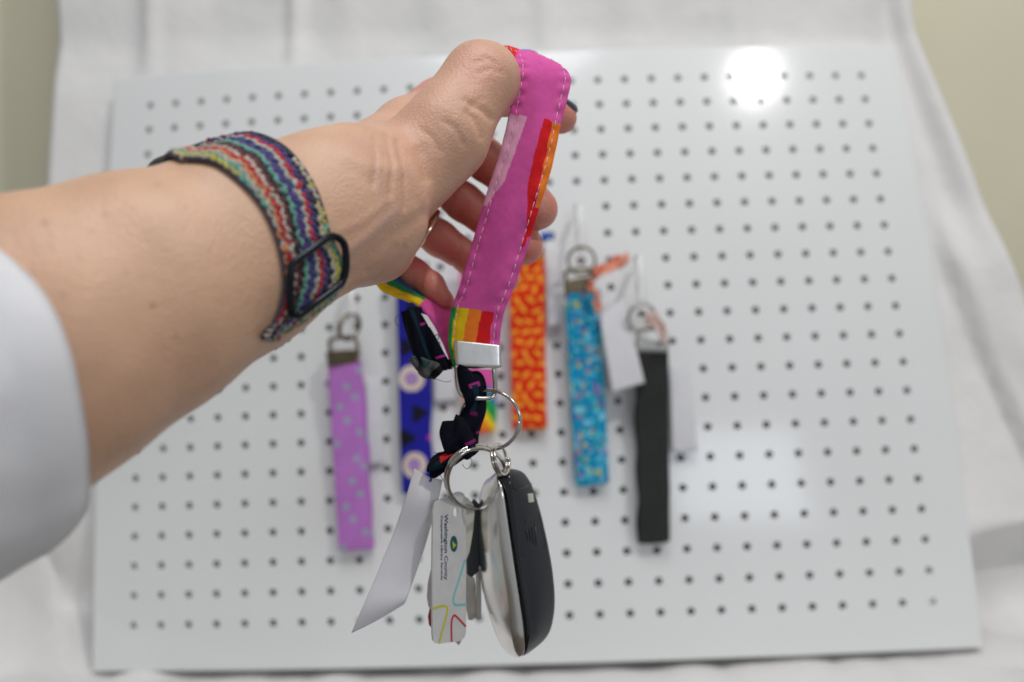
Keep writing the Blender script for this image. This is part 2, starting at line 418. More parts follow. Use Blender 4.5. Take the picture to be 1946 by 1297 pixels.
THUMB = chain([(921, 155, .318, 58), (945, 166, .332, 49), (1005, 194, .348, 37), (1067, 225, .36, 30)], 1)
FINGERS = [chain([(846, 222, .376, 40), (923, 305, .372, 38), (985, 354, .362, 39), (1021, 398, .354, 40)]),
           chain([(790, 312, .384, 34), (880, 384, .376, 35), (948, 434, .367, 36), (996, 468, .36, 37)]),
           chain([(752, 392, .384, 31), (834, 453, .376, 33), (908, 503, .367, 31), (957, 527, .36, 32)]),
           chain([(728, 470, .374, 27), (790, 521, .366, 26), (820, 541, .36, 23), (848, 572, .355, 17)])]
def cap_sdf(p, prim):
    (a, ra), (b, rb), zs = prim
    sc = np.array([1, 1, 1 / zs]); pa = (p - a) * sc; ba = (b - a) * sc
    h = np.clip((pa @ ba) / (ba @ ba), 0, 1)
    return np.linalg.norm(pa - h[..., None] * ba, axis=-1) - (ra + (rb - ra) * h)
def smin(a, b, k):
    h = np.clip(.5 + .5 * (b - a) / k, 0, 1); return b + (a - b) * h - k * h * (1 - h)
def arm_sdf(p):
    d = np.full(p.shape[:-1], 1.0)
    for q in FORE: d = smin(d, cap_sdf(p, q), .006)
    return d
H = .0011
lo = np.array([-.205, -.145, .165]); hi = np.array([.040, .130, .412])
dims = np.ceil((hi - lo) / H).astype(int)
ax = [lo[k] + H * np.arange(dims[k]) for k in range(3)]
def paint_sdf(field, prims, k):
    for q in prims:
        (a, ra), (b, rb), zs = q; mg = max(ra, rb) + .016
        i0 = np.maximum(((np.minimum(a, b) - mg - lo) / H).astype(int), 0); i1 = np.minimum(((np.maximum(a, b) + mg - lo) / H).astype(int) + 1, dims)
        if (i1 <= i0).any(): continue
        sl = tuple(slice(i0[j], i1[j]) for j in range(3))
        p = np.stack(np.meshgrid(*[ax[j][sl[j]] for j in range(3)], indexing='ij'), -1)
        d = cap_sdf(p, q).astype(np.float32)
        field[sl] = smin(field[sl], d, k) if k else np.minimum(field[sl], d)
fld = np.full(dims, .05, np.float32)
paint_sdf(fld, FORE, .006); paint_sdf(fld, PALM, .008); paint_sdf(fld, THUMB, .005)
ff = np.full(dims, .05, np.float32)
for fg in FINGERS:
    one = np.full(dims, .05, np.float32); paint_sdf(one, fg, .004); ff = np.minimum(ff, one)
fld = smin(fld, ff, .004).astype(np.float32)

def surface_nets(Fd, lo, h):
    s = Fd < 0
    c = [(i, j, k) for i in (0, 1) for j in (0, 1) for k in (0, 1)]
    nx, ny, nz = Fd.shape
    def cut(A, o): return A[o[0]:nx - 1 + o[0], o[1]:ny - 1 + o[1], o[2]:nz - 1 + o[2]]
    cnt = np.zeros((nx - 1, ny - 1, nz - 1), np.int8)
    for o in c: cnt += cut(s, o)
    idx = np.argwhere((cnt > 0) & (cnt < 8))
    vals = {o: Fd[idx[:, 0] + o[0], idx[:, 1] + o[1], idx[:, 2] + o[2]] for o in c}
    pos = np.zeros((len(idx), 3)); n = np.zeros(len(idx))
    for a in c:
        for ax_ in range(3):
            if a[ax_]: continue
            b = list(a); b[ax_] = 1; b = tuple(b)
            va, vb = vals[a], vals[b]; m = (va < 0) != (vb < 0)
            t = np.where(m, va / np.where(m, va - vb, 1), 0)
            e = np.array(a, float)[None] + t[:, None] * (np.array(b) - np.array(a))[None]
            pos += e * m[:, None]; n += m
    V = lo + h * (idx + pos / n[:, None])
    vid = np.full(cnt.shape, -1, np.int32); vid[idx[:, 0], idx[:, 1], idx[:, 2]] = np.arange(len(idx))
    quads = []
    for d in range(3):
        e, f = [(1, 2), (2, 0), (0, 1)][d]
        o1 = [slice(None)] * 3; o2 = [slice(None)] * 3; o1[d] = slice(0, -1); o2[d] = slice(1, None)
        ch = np.argwhere(s[tuple(o1)] != s[tuple(o2)])
        ok = (ch[:, e] >= 1) & (ch[:, f] >= 1) & (ch[:, e] < cnt.shape[e]) & (ch[:, f] < cnt.shape[f]); ch = ch[ok]
        ins = s[ch[:, 0], ch[:, 1], ch[:, 2]]
        q = []
        for de, df in ((-1, -1), (0, -1), (0, 0), (-1, 0)):
            k = ch.copy(); k[:, e] += de; k[:, f] += df; q.append(vid[k[:, 0], k[:, 1], k[:, 2]])
        q = np.stack(q, 1); q[~ins] = q[~ins][:, ::-1]
        quads.append(q[(q >= 0).all(1)])
    return V, np.vstack(quads)
V, Q = surface_nets(fld, lo, H)
del ff, one
def relax(V, Q, it, amt=.5):
    e = np.vstack([Q[:, [0, 1]], Q[:, [1, 2]], Q[:, [2, 3]], Q[:, [3, 0]]])
    for _ in range(it):
        S = np.zeros_like(V); n = np.zeros(len(V))
        for k in range(3): S[:, k] = np.bincount(e[:, 0], V[e[:, 1], k], len(V)) + np.bincount(e[:, 1], V[e[:, 0], k], len(V))
        n = np.bincount(e[:, 0], minlength=len(V)) + np.bincount(e[:, 1], minlength=len(V))
        V = V + amt * (S / np.maximum(n, 1)[:, None] - V)
    return V
V = relax(V, Q, 6)
def vnorm(V, Q):
    fn = np.cross(V[Q[:, 2]] - V[Q[:, 0]], V[Q[:, 3]] - V[Q[:, 1]]); N = np.zeros_like(V)
    for c in range(4):
        for k in range(3): N[:, k] += np.bincount(Q[:, c], fn[:, k], len(V))
    return N / (np.linalg.norm(N, axis=1, keepdims=True) + 1e-12)
Nn = vnorm(V, Q)
px, py = CX + F * V[:, 0] / V[:, 2], CY - F * V[:, 1] / V[:, 2]
front = V[:, 2] < .335
def polydist(px, py, poly):
    d = np.full(len(px), 1e9)
    for (x1, y1), (x2, y2) in zip(poly, poly[1:]):
        dx, dy = x2 - x1, y2 - y1; t = np.clip(((px - x1) * dx + (py - y1) * dy) / (dx * dx + dy * dy), 0, 1)
        d = np.minimum(d, np.hypot(px - x1 - t * dx, py - y1 - t * dy))
    return d
disp = np.zeros(len(V))
for poly, w, a in [([(806, 408), (765, 438), (722, 476), (690, 508), (652, 534)], 13, -.0011),      # fold between ball of thumb and heel of hand
                   ([(896, 200), (916, 208), (934, 226)], 6, -.0011), ([(888, 214), (905, 232), (915, 262)], 6, -.0008),
                   ([(797, 288), (806, 312), (812, 338)], 12, -.0010), ([(770, 300), (783, 345), (790, 385)], 9, -.0005),
                   ([(712, 262), (716, 300), (708, 352)], 5, -.0007), ([(735, 258), (745, 310), (742, 372)], 5, -.0008), ([(756, 268), (768, 330), (770, 396)], 5, -.0008), ([(724, 262), (731, 300), (728, 330)], 4, -.0005), ([(800, 246), (822, 262), (838, 290)], 5, -.0005), ([(846, 232), (868, 246), (880, 276)], 5, -.0006), ([(880, 190), (900, 196), (915, 190)], 5, -.0005), ([(905, 120), (925, 112), (945, 122)], 5, -.0005), ([(912, 138), (932, 130), (954, 138)], 5, -.0005), ([(700, 520), (725, 505), (752, 470)], 6, -.0006), ([(720, 530), (745, 508), (768, 470)], 5, -.0005), ([(662, 300), (700, 318), (760, 322)], 14, .0006),
                   ([(650, 488), (700, 452), (752, 404)], 12, .0006), ([(645, 440), (690, 420), (740, 380)], 8, .0004),
                   ([(640, 505), (680, 492), (735, 440)], 12, -.0004)]:
    disp += np.where(front, a * np.exp(-(polydist(px, py, poly) / w) ** 2), 0)
# joint creases of the fingers
for (x1, y1), (x2, y2) in [((905, 268), (893, 318)), ((972, 318), (946, 380)), ((925, 385), (902, 452)), ((872, 345), (850, 400)), ((880, 452), (858, 512)), ((806, 510), (798, 545))]:
    disp += np.where(~front, -.0006 * np.exp(-(polydist(px, py, [(x1, y1), (x2, y2)]) / 4) ** 2), 0)
V = V + Nn * disp[:, None]
V = relax(V, Q, 1, .3)
# skin colour: paler forearm, pinker palm side and fingertips, a few moles
base = np.array(srgb(214, 172, 142)); pink = np.array(srgb(216, 154, 140)); red = np.array(srgb(216, 124, 114))
def n3(p, s, seed):                        # cheap smooth noise from sines
    r = np.random.default_rng(seed); o = 0
    for _ in range(7):
        k = r.normal(size=3) * s; o = o + np.sin(p @ k + r.uniform(0, 6.28))
    return o / 3.7
mot = n3(V, 220, 1) * .5 + n3(V, 600, 2) * .3
cmix = np.clip(.25 * smooth(560, 760, px) + .14 * mot, 0, 1)[:, None]
C = base * (1 - cmix) + pink * cmix
fm = (smooth(.335, .355, V[:, 2]) * (.75 + .2 * n3(V, 300, 5)))[:, None]; C = C * (1 - fm) + red * fm
tipm = np.zeros(len(V))
for tx, ty, td in [(1021, 398, .354), (996, 468, .36), (957, 527, .36), (850, 572, .355), (1075, 228, .36)]:
    tipm = np.maximum(tipm, np.exp(-(np.linalg.norm(V - cP(tx, ty, td), axis=1) / .009) ** 2))
C = C * (1 - .45 * tipm[:, None]) + np.array(srgb(205, 128, 118)) * .45 * tipm[:, None]
kn = np.exp(-(np.hypot(px - 915, py - 130) / 55) ** 2)[:, None] * .35; C = C * (1 - kn) + np.array(srgb(220, 152, 138)) * kn
vein = np.exp(-(polydist(px, py, [(640, 500), (690, 462), (760, 396)]) / 7) ** 2) * front * .30
vein += np.exp(-(polydist(px, py, [(690, 270), (720, 330), (735, 400)]) / 8) ** 2) * front * .12
C = C * (1 - vein[:, None]) + np.array(srgb(150, 140, 150)) * vein[:, None]
for mx, my, mr, ma in [(290, 581, 6, .6), (86, 424, 7, .55), (202, 408, 5, .5), (142, 402, 4, .35), (175, 440, 4, .35), (335, 640, 5, .45), (352, 395, 3, .4), (238, 520, 4, .3), (395, 470, 3, .35), (60, 520, 5, .35), (310, 420, 3, .3), (455, 560, 3, .3), (690, 330, 3, .3), (120, 560, 6, .3), (150, 490, 5, .35)]:
    q = (ma * np.exp(-(np.hypot(px - mx, py - my) / mr) ** 2) * (V[:, 2] < .30))[:, None]; C = C * (1 - q) + np.array(srgb(140, 88, 66)) * q

for _ in range(90):                        # faint freckles
    mx, my, mr, ma = rng.uniform(0, 620), rng.uniform(300, 760), rng.uniform(1.8, 4), rng.uniform(.08, .24)
    q = (ma * np.exp(-(np.hypot(px - mx, py - my) / mr) ** 2) * (V[:, 2] < .30))[:, None]; C = C * (1 - q) + np.array(srgb(158, 100, 76)) * q
person = empty('person', 'left arm in a pale sleeve, palm turned in, hanging a key strap over the thumb', 'person', P(300, 560, .25))
arm = mesh('arm', W(V), Q, M_skin, person, cols=C)
# thumb nail and little fingernail
def nail(center, n, along, a, b, m, parent, name):
    n = n / np.linalg.norm(n); along = along - (along @ n) * n; along /= np.linalg.norm(along); side = np.cross(n, along)
    g = []
    for r in np.linspace(0, 1, 7):
        for k in range(20):
            t = 2 * math.pi * k / 20; x, y = abs(math.cos(t)) ** .7 * math.copysign(1, math.cos(t)) * r, abs(math.sin(t)) ** .7 * math.copysign(1, math.sin(t)) * r
            g.append(center + along * a * x + side * b * y + n * (.0012 - .45 * b * y * y - .12 * a * x * x - .0012 * r ** 6))
    return mesh(name, np.array(g), grid_faces(7, 20) + [(r * 20 + 19, r * 20, (r + 1) * 20, (r + 1) * 20 + 19) for r in range(6)], m, parent)
tip = W(cP(1064, 224, .36)); dirw = W(cP(1064, 224, .36)) - W(cP(1005, 194, .348)); 
nn = np.array([.45, -.22, .85])
nail(tip + .0080 * nn / np.linalg.norm(nn) + .0004 * dirw / np.linalg.norm(dirw), nn, dirw, .0058, .0050, M_nail, arm, 'thumb_nail')
nail(tip + .0062 * nn / np.linalg.norm(nn) + .0050 * dirw / np.linalg.norm(dirw), nn + .9 * dirw / np.linalg.norm(dirw), dirw, .0020, .0034, M_nailtip, arm, 'nail_tip')

# sleeve: cuff round the forearm, open end towards the hand
def build_sleeve():
    # rim of the cuff lies obliquely round the forearm, nearer the hand below; the tube runs back along the arm
    rim = [(-90, 405, .212), (0, 468, .193), (80, 545, .187), (132, 650, .186), (162, 780, .190), (175, 885, .198), (168, 985, .212), (110, 1005, .235), (30, 900, .258), (-70, 700, .268), (-130, 500, .255), (-130, 415, .232)]
    n, k = 140, 80
    R0 = spline(cP(*np.array(rim + rim[:1]).T), n + 1)[:-1]
    ad = cP(*apex(1760, .196)[:3]) - cP(*apex(1320, .2215)[:3]); ad /= np.linalg.norm(ad)
    a = np.linspace(0, 2 * math.pi, n, endpoint=False); c0 = R0.mean(0); G = np.zeros((n, k, 3))
    for j in range(k):
        s = j / (k - 1); rad = R0 - c0
        wob = .05 * np.sin(3 * a + 6 * s) * s + .030 * np.sin(6 * a - 13 * s) * smooth(.05, .3, s) + .012 * np.sin(11 * a + 21 * s) * smooth(.05, .2, s) + .03 * np.sin(2 * a + 16 * s + 1) * smooth(.05, .4, s)
        lip = .02 * math.exp(-((s - .05) / .03) ** 2) - .03 * math.exp(-(s / .012) ** 2)
        G[:, j] = c0 + ad * .17 * s + rad * (1 + .30 * s + wob + lip)[:, None]
    G = W(G); c1 = G.mean(0); inner = c1[None] + (G - c1[None]) * .96
    Vv = np.vstack([G.reshape(-1, 3), inner.reshape(-1, 3)]); o = n * k
    fs = grid_faces(n, k, 0, False, True) + grid_faces(n, k, o, True, True) + [(i * k, o + i * k, o + ((i + 1) % n) * k, ((i + 1) % n) * k) for i in range(n)]
    uv = np.stack(np.broadcast_arrays((a * .045)[:, None], np.linspace(0, .17, k)[None]), -1).reshape(-1, 2)
    return mesh('sleeve', Vv, fs, M_sleeve, person, uvs=np.vstack([uv, uv]))
build_sleeve()['label'] = 'pale lavender white knitted sleeve'

# ------------------------------------------------------------------ wristwatch
watch = empty('wristwatch', 'dark watch on a braided multicoloured stretch band round the wrist', 'watch', P(560, 600, .27))
def on_arm(px, py, off):                   # march along the view direction to the skin, stay off it by off
    ds = np.linspace(.215, .30, 340); p = cP(px, py, ds); d = arm_sdf(p) - off
    hit = np.argmax(d < 0) if (d < 0).any() else np.argmin(d)
    return p[hit]
BL = [(345, 303), (397, 306), (429, 322), (464, 351), (493, 383), (514, 419), (528, 454), (538, 497), (542, 545), (533, 590), (518, 618), (500, 638)]
BRR = [(405, 268), (476, 256), (535, 279), (572, 318), (597, 360), (613, 405), (624, 447), (640, 482), (655, 520), (640, 553), (590, 598), (522, 640)]
nb, mb = 64, 13
bl, br_ = spline(BL, nb), spline(BRR, nb)
BG = np.zeros((nb, mb, 3))
for i in range(nb):
    for j in range(mb):
        t = j / (mb - 1); q = bl[i] * (1 - t) + br_[i] * t
        BG[i, j] = on_arm(q[0], q[1], .0012)
BG[:, :, 2] = np.array([np.convolve(np.pad(BG[:, j, 2], 4, 'edge'), np.ones(9) / 9, 'valid') for j in range(mb)]).T
# re-seat on the viewing rays after smoothing, then carry the band round the far side of the wrist
px_ = np.array([[(bl[i] * (1 - j / (mb - 1)) + br_[i] * j / (mb - 1)) for j in range(mb)] for i in range(nb)])
BG = cP(px_[..., 0], px_[..., 1], BG[..., 2])
AX0 = cP(*apex(1100, .235)[:3]); AXD = cP(*apex(700, .272)[:3]) - AX0; AXD /= np.linalg.norm(AXD)
U1 = np.array([0, 1., 0]) - AXD * AXD[1]; U1 /= np.linalg.norm(U1); U2 = np.cross(AXD, U1); U2 = U2 if U2[2] > 0 else -U2
def arm_polar(p): q = p - AX0; return q @ AXD, np.arctan2(q @ U2, q @ U1)
def arm_point(t, ang, off):                # point on the arm's skin at a place along it and an angle round it
    c = AX0 + AXD * t; d = math.cos(ang) * U1 + math.sin(ang) * U2; r = np.linspace(.008, .05, 220); q = c + r[:, None] * d
    k = np.argmax(arm_sdf(q) > off); return q[k]
tA, aA = arm_polar(BG[0]); tB, aB = arm_polar(BG[-1]); aB = np.where(aB < 0, aB + 2 * math.pi, aB)
nbk = 44; BK = np.zeros((nbk, mb, 3))
for i in range(nbk):
    f_ = (i + 1) / (nbk + 1)
    for j in range(mb): BK[i, j] = arm_point(tB[j] + (tA[j] - tB[j]) * smooth(-.05, .5, f_) + .005 * smooth(0, .10, f_) * (1 - smooth(.4, 1, f_)), aB[j] + (aA[j] - aB[j]) * f_, .0012 - .0030 * (1 - smooth(.05, .35, f_)) * smooth(0, .04, f_))
BG = np.concatenate([BG, BK, BG[:1]], 0); nf_ = nb; nb = len(BG)
BW = W(BG)
bn = normals(BW)
if bn[nf_ // 2, mb // 2, 1] > 0: bn = -bn
base_o = slab('band_base', BW - bn * .0006, .0012, mat('band_dark', (.03, .03, .05), .9), watch)
PALC = [srgb(*c) for c in ((186, 176, 160), (182, 172, 70), (92, 158, 138), (180, 172, 160), (196, 128, 80), (176, 16, 34), (188, 178, 164), (98, 40, 38), (18, 20, 34), (100, 160, 142), (76, 38, 118), (34, 62, 112), (178, 170, 160), (176, 26, 40), (60, 44, 110), (20, 24, 40))]
import bmesh
_b = bmesh.new(); bmesh.ops.create_icosphere(_b, subdivisions=2, radius=1); SV = np.array([v.co[:] for v in _b.verts]); SF = [[v.index for v in f.verts] for f in _b.faces]; _b.free()
vs, fs, cs, off = [], [], [], 0
length = np.concatenate([[0], np.cumsum(np.linalg.norm(np.diff(BW[:, mb // 2], axis=0), axis=1))])
NR = int(length[-1] / .00185); NC = 15
fi = np.interp(np.linspace(0, length[-1], NR), length, np.arange(nb))
def gsample(Gr, i, j):
    i0, j0 = min(int(i), Gr.shape[0] - 2), min(int(j), Gr.shape[1] - 2); a, b = i - i0, j - j0
    return (Gr[i0, j0] * (1 - a) * (1 - b) + Gr[i0 + 1, j0] * a * (1 - b) + Gr[i0, j0 + 1] * (1 - a) * b + Gr[i0 + 1, j0 + 1] * a * b)
def stitch_color(r, c):                    # cords keep one colour for a stretch; the sequence drifts across the band
    k = c + .14 * r + .45 * (1 if (r // 2) % 2 else 0); i = int(math.floor(k)) % len(PALC)
    return np.array(PALC[i])
for r in range(NR):
    for c in range(NC):
        ph = (r + (.5 if c % 2 else 0)); i = np.interp(min(ph, NR - 1), np.arange(NR), fi)
        j = (c + .5) / NC * (mb - 1)
        p = gsample(BW, i, j); n = gsample(bn, i, j); n = n / np.linalg.norm(n)
        t = gsample(BW, min(i + .5, nb - 1), j) - gsample(BW, max(i - .5, 0), j); t /= np.linalg.norm(t); sd = np.cross(n, t)
        if np.linalg.norm(gsample(BW, i, mb - 1) - gsample(BW, i, 0)) < .011 and c % 2: continue
        wloc = np.linalg.norm(gsample(BW, i, min(j + .5, mb - 1)) - gsample(BW, i, max(j - .5, 0))) * (mb - 1) / NC
        ang = math.radians(38) * (1 if (r // 1) % 2 else -1)
        d1 = math.cos(ang) * t + math.sin(ang) * sd; d2 = np.cross(n, d1)
        if 0 < c < NC - 1: p = p + sd * .00035 * (1 if (r // 2) % 2 else -1)
        L_, W_ = .0018 * rng.uniform(.92, 1.1), min(max(wloc * .66, .0005), .0012)
        v = p + SV[:, :1] * d1 * L_ + SV[:, 1:2] * d2 * W_ + (SV[:, 2:] * .0010 + .0003 * rng.normal() * .5 + .0004) * n
        vs.append(v); fs += [[q + off for q in f] for f in SF]; off += len(v)
        cs.append(np.repeat((stitch_color(r, c) * rng.uniform(.85, 1.1))[None], len(v), 0))
M_yarn = mat('band_yarn', attr='Col', rough=.9, sheen=.3, bump=[('noise', 2600, .5, .0004)], mottle=(1500, .12))
mesh('band', np.vstack(vs), fs, M_yarn, watch, cols=np.vstack(cs))['label'] = 'braided multicoloured yarn band'
for e_ in (0, -1): tube('band_edge', BW[:, e_] + bn[:, e_] * .0003, .00085, mat('band_edge_yarn', (.07, .06, .09), .9, bump=[('noise', 1800, .5, .0005)], mottle=(900, .4)), watch, n=None, seg=8)
# slider buckle: rounded frame over the band
bc = [(554, 506), (560, 498), (592, 474), (622, 453), (636, 450), (649, 458), (656, 472), (658, 500), (656, 520), (650, 536), (636, 549), (600, 576), (572, 597), (560, 599), (554, 590), (552, 560), (552, 530)]
bpts = [W(on_arm(x, y, .0042)) for x, y in bc]
bpts = np.array([P(x, y, d) for (x, y), d in zip(bc, np.interp(range(len(bc)), range(len(bc)), [(np.array(q) - [0, 0, CAMH]) @ np.array([0, CA, -SA]) for q in bpts]))])
tube('buckle', bpts, .00125, M_buckle, watch, n=120, seg=12, closed=True)
# watch case on the far upper side of the wrist
def rounded_box(name, c, ex, ey, ez, a, b, t, r, m, parent):
    rings = []
    for s, z in [(.0, -t), (.86, -t), (.95, -t * .9), (1, -t * .6), (1, t * .6), (.95, t * .9), (.86, t), (0, t)]:
        rings.append([c + ex * x * s + ey * y * s + ez * z for x, y in rbox_pts(0, 0, a, b, r)])
    n = len(rings[0]); V_ = np.array(rings).reshape(-1, 3)
    return mesh(name, V_, [(i * n + j, i * n + (j + 1) % n, (i + 1) * n + (j + 1) % n, (i + 1) * n + j) for i in range(len(rings) - 1) for j in range(n)], m, parent)
ang_c = float(np.mean(aA)) + math.radians(59); t_c = float(np.mean(tA)) + .004
p_c = arm_point(t_c, ang_c, .0062); e3 = math.cos(ang_c) * U1 + math.sin(ang_c) * U2; e1 = AXD; e2 = np.cross(e3, e1)
toW = lambda v: W(v) - W(np.zeros(3))
rounded_box('watch_case', W(p_c), toW(e1), toW(e2), toW(e3),   .0160, .0175, .0050, .007, M_case, watch)

# ------------------------------------------------------------------ the strap in the hand
S_PINK, S_RED, S_OR, S_YEL, S_GRN, S_LP, S_BLU = [np.array(srgb(*c)) for c in ((226, 92, 170), (226, 26, 34), (250, 132, 40), (248, 208, 28), (30, 160, 70), (246, 176, 206), (50, 120, 190))]
S_TEAL = np.array(srgb(90, 170, 200))
fob = empty('key_fob', 'pink strap with rainbow print and silver clamp looped over the thumb', 'key fob', P(905, 700, .335), 'fabric key fobs')
frows = [((860, 694, .3345), (948, 698, .3345)), ((852, 650, .335), (949, 655, .335)), ((858, 590, .335), (957, 600, .334)), ((875, 540, .333), (975, 550, .332)), ((895, 470, .330), (1000, 480, .330)),
         ((921, 380, .327), (1022, 405, .327)), ((950, 290, .325), (1047, 325, .326)), ((968, 215, .324), (1066, 238, .326)), ((975, 175, .323), (1080, 180, .327)), ((979, 135, .322), (1083, 148, .329)), ((974, 108, .325), (1066, 126, .333)), ((956, 97, .331), (1034, 111, .340))]
brows = [((944, 96, .338), (1000, 104, .346)), ((905, 130, .345), (930, 150, .362)), ((850, 215, .3465), (865, 230, .368)), ((790, 330, .352), (792, 340, .376)), ((745, 430, .352), (752, 430, .375)), ((712, 515, .351), (752, 500, .372)), ((722, 545, .350), (764, 530, .372)), ((758, 566, .349), (812, 556, .369)), ((794, 582, .348), (858, 580, .364)), ((826, 622, .346), (905, 612, .355)), ((845, 662, .342), (935, 660, .346)), ((856, 694, .339), (946, 698, .339))]
rows = [(P(*a), P(*b)) for a, b in frows + brows]
G = ribbon_grid(rows, 620, 66)
nf = len(frows) / (len(frows) + len(brows) - 1)
def strap_color(G, s, tt):
    x, y = pix(G); nu, nv = x.shape; c = np.empty((nu, nv, 3)); c[:] = S_PINK
    isf = (np.arange(nu) < nu * (len(frows) - .5) / (len(rows) - 1))[:, None] & np.ones((1, nv), bool)
    T = np.broadcast_to(tt[None], x.shape)
    def put(mask, col): c[mask] = col
    put(isf & inpoly(x, y, [(940, 216), (1003, 222), (972, 308), (958, 345), (925, 392), (900, 388)]), S_LP)
    put(isf & inpoly(x, y, [(930, 214), (969, 216), (966, 232), (950, 282), (920, 300)]), S_TEAL)
    put(isf & inpoly(x, y, [(1033, 227), (1050, 233), (1032, 320), (1016, 398), (1000, 458), (1002, 400), (1004, 350), (1014, 300)]), S_RED)
    put(isf & inpoly(x, y, [(1049, 232), (1090, 244), (1060, 330), (1030, 420), (1010, 430), (1018, 395), (1032, 320)]), S_OR)
    put(isf & inpoly(x, y, [(1016, 395), (1040, 400), (1020, 470), (990, 470)]), S_RED)
    put(isf & inpoly(x, y, [(1003, 452), (1040, 440), (1020, 500), (990, 500)]), S_PINK)
    put(isf & (y > 1) & inpoly(x, y, [(900, 60), (986, 60), (986, 99), (974, 117), (900, 117)]), S_RED)
    put(isf & inpoly(x, y, [(900, 60), (958, 60), (958, 110), (900, 110)]), S_OR)
    yb = 583 + (x - 858) * .115; low = isf & (y > yb)
    edges = [(-.1, S_GRN), (.10, S_YEL), (.335, S_OR), (.58, S_RED), (.83, S_PINK)]
    for e, col in edges: put(low & (T > e - .03 * smooth(583, 655, y)), col)
    # the far half: stripes along the strap, pink again near the clamp
    bk = ~isf; seg = bk & inpoly(x, y, [(600, 60), (1100, 60), (1100, 400), (800, 545), (806, 574), (790, 586), (700, 620), (600, 600)])
    for e, col in [(-.1, S_YEL), (.20, S_GRN), (.48, S_BLU), (.9, S_BLU)]: put(seg & (T > e), col)
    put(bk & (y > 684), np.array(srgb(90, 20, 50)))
    return c
prof = lambda t: .30 + .70 * (1 - np.abs(2 * t - 1) ** 7) - .20 * np.exp(-((t - .12) / .035) ** 2) - .20 * np.exp(-((t - .88) / .035) ** 2)
# slight puckers along the seams
nG = normals(G); sl = np.arange(620)[:, None]; tt = np.linspace(0, 1, 66)[None]
puck = .00034 * np.sin(sl * .42 + np.sin(sl * .07)) * (np.exp(-((tt - .12) / .09) ** 2) + np.exp(-((tt - .88) / .09) ** 2)) + .0006 * np.sin(sl * .055 + 5 * tt) * np.sin(3 * tt + sl * .021) + .0004 * np.sin(sl * .13 - 9 * tt) * np.exp(-((sl - 120) / 60.) ** 2)
G = G + nG * puck[..., None]
strap = slab('strap', G, .0030, M_print, fob, prof=prof, color=strap_color)
# stitching: separate dashes of thread along both seams
def stitches(G, thick, parent, lines=(.12, .88), rows_=None, step=.0040, gap=.80, r=.00016, flip=1):
    nG = normals(G); nG = nG * flip; nu, nv = G.shape[:2]; parts = []
    for t in lines:
        j = t * (nv - 1); c = np.array([gsample(G, i, j) for i in range(nu)]) + np.array([gsample(nG, i, j) for i in range(nu)]) * (thick / 2 * .80)
        L_ = np.concatenate([[0], np.cumsum(np.linalg.norm(np.diff(c, axis=0), axis=1))])
        nrm = np.array([gsample(nG, i, j) for i in range(nu)])
        a0 = rows_[0] if rows_ else 0; a1 = L_[-1] if not rows_ else min(rows_[1], L_[-1])
        k = a0
        while k + step < a1:
            q = np.linspace(k, k + step * gap, 5); pts = np.stack([np.interp(q, L_, c[:, m]) for m in range(3)], 1); nr = np.stack([np.interp(q, L_, nrm[:, m]) for m in range(3)], 1)
            pts += nr * (np.array([-.0004, .0001, .00022, .0001, -.0004]))[:, None]
            parts.append(tube('', pts, r, None, n=None, seg=6, raw=True)); k += step
    v, f = join(parts)
    return mesh('stitching', v, f, M_thread, parent)
nfront = int(620 * (len(frows) - .5) / (len(rows) - 1))
fl = 1 if normals(G)[100, 30, 1] < 0 else -1
stitches(G[:nfront + 25], .0030, strap, flip=fl)

def clamp(name, tl, tr, br2, bl2, d, gap, m, parent, dtilt=0.0):
    """folded metal strip: front plate, rounded fold along the bottom, back plate"""
    rowsq = []
    for s in np.linspace(0, 1, 12):
        l = np.array(tl) * (1 - s) + np.array(bl2) * s; r = np.array(tr) * (1 - s) + np.array(br2) * s
        rowsq.append((P(l[0], l[1], d), P(r[0], r[1], d + dtilt)))
    for a in np.linspace(.15, 1, 9):
        rowsq.append((P(bl2[0], bl2[1] + 5 * math.sin(a * math.pi), d + gap * (1 - math.cos(a * math.pi)) / 2), P(br2[0], br2[1] + 5 * math.sin(a * math.pi), d + dtilt + gap * (1 - math.cos(a * math.pi)) / 2)))
    for s in np.linspace(.1, 1, 6):
        l = np.array(bl2) * (1 - s) + np.array(tl) * s; r = np.array(br2) * (1 - s) + np.array(tr) * s
        rowsq.append((P(l[0], l[1], d + gap), P(r[0], r[1], d + dtilt + gap)))
    Lp = np.array([q[0] for q in rowsq]); Rp = np.array([q[1] for q in rowsq]); t = np.linspace(0, 1, 14)[None, :, None]
    Gc = Lp[:, None] * (1 - t) + Rp[:, None] * t
    return slab(name, Gc, .0007, m, parent, prof=lambda t: .6 + .4 * (1 - np.abs(2 * t - 1) ** 8))
clamp('clamp', (863, 647), (952, 657), (953, 697), (866, 694), .3318, .0095, M_steel2, fob, .001)
loop = np.array([P(*q) for q in [(868, 690, .336), (868, 712, .335), (870, 735, .334), (878, 751, .3335), (900, 757, .3335), (925, 758, .334), (938, 752, .3345), (941, 735, .3355), (939, 712, .3365), (938, 692, .337)]])
tube('loop', loop, .00115, M_steel, fob, n=60, seg=12)

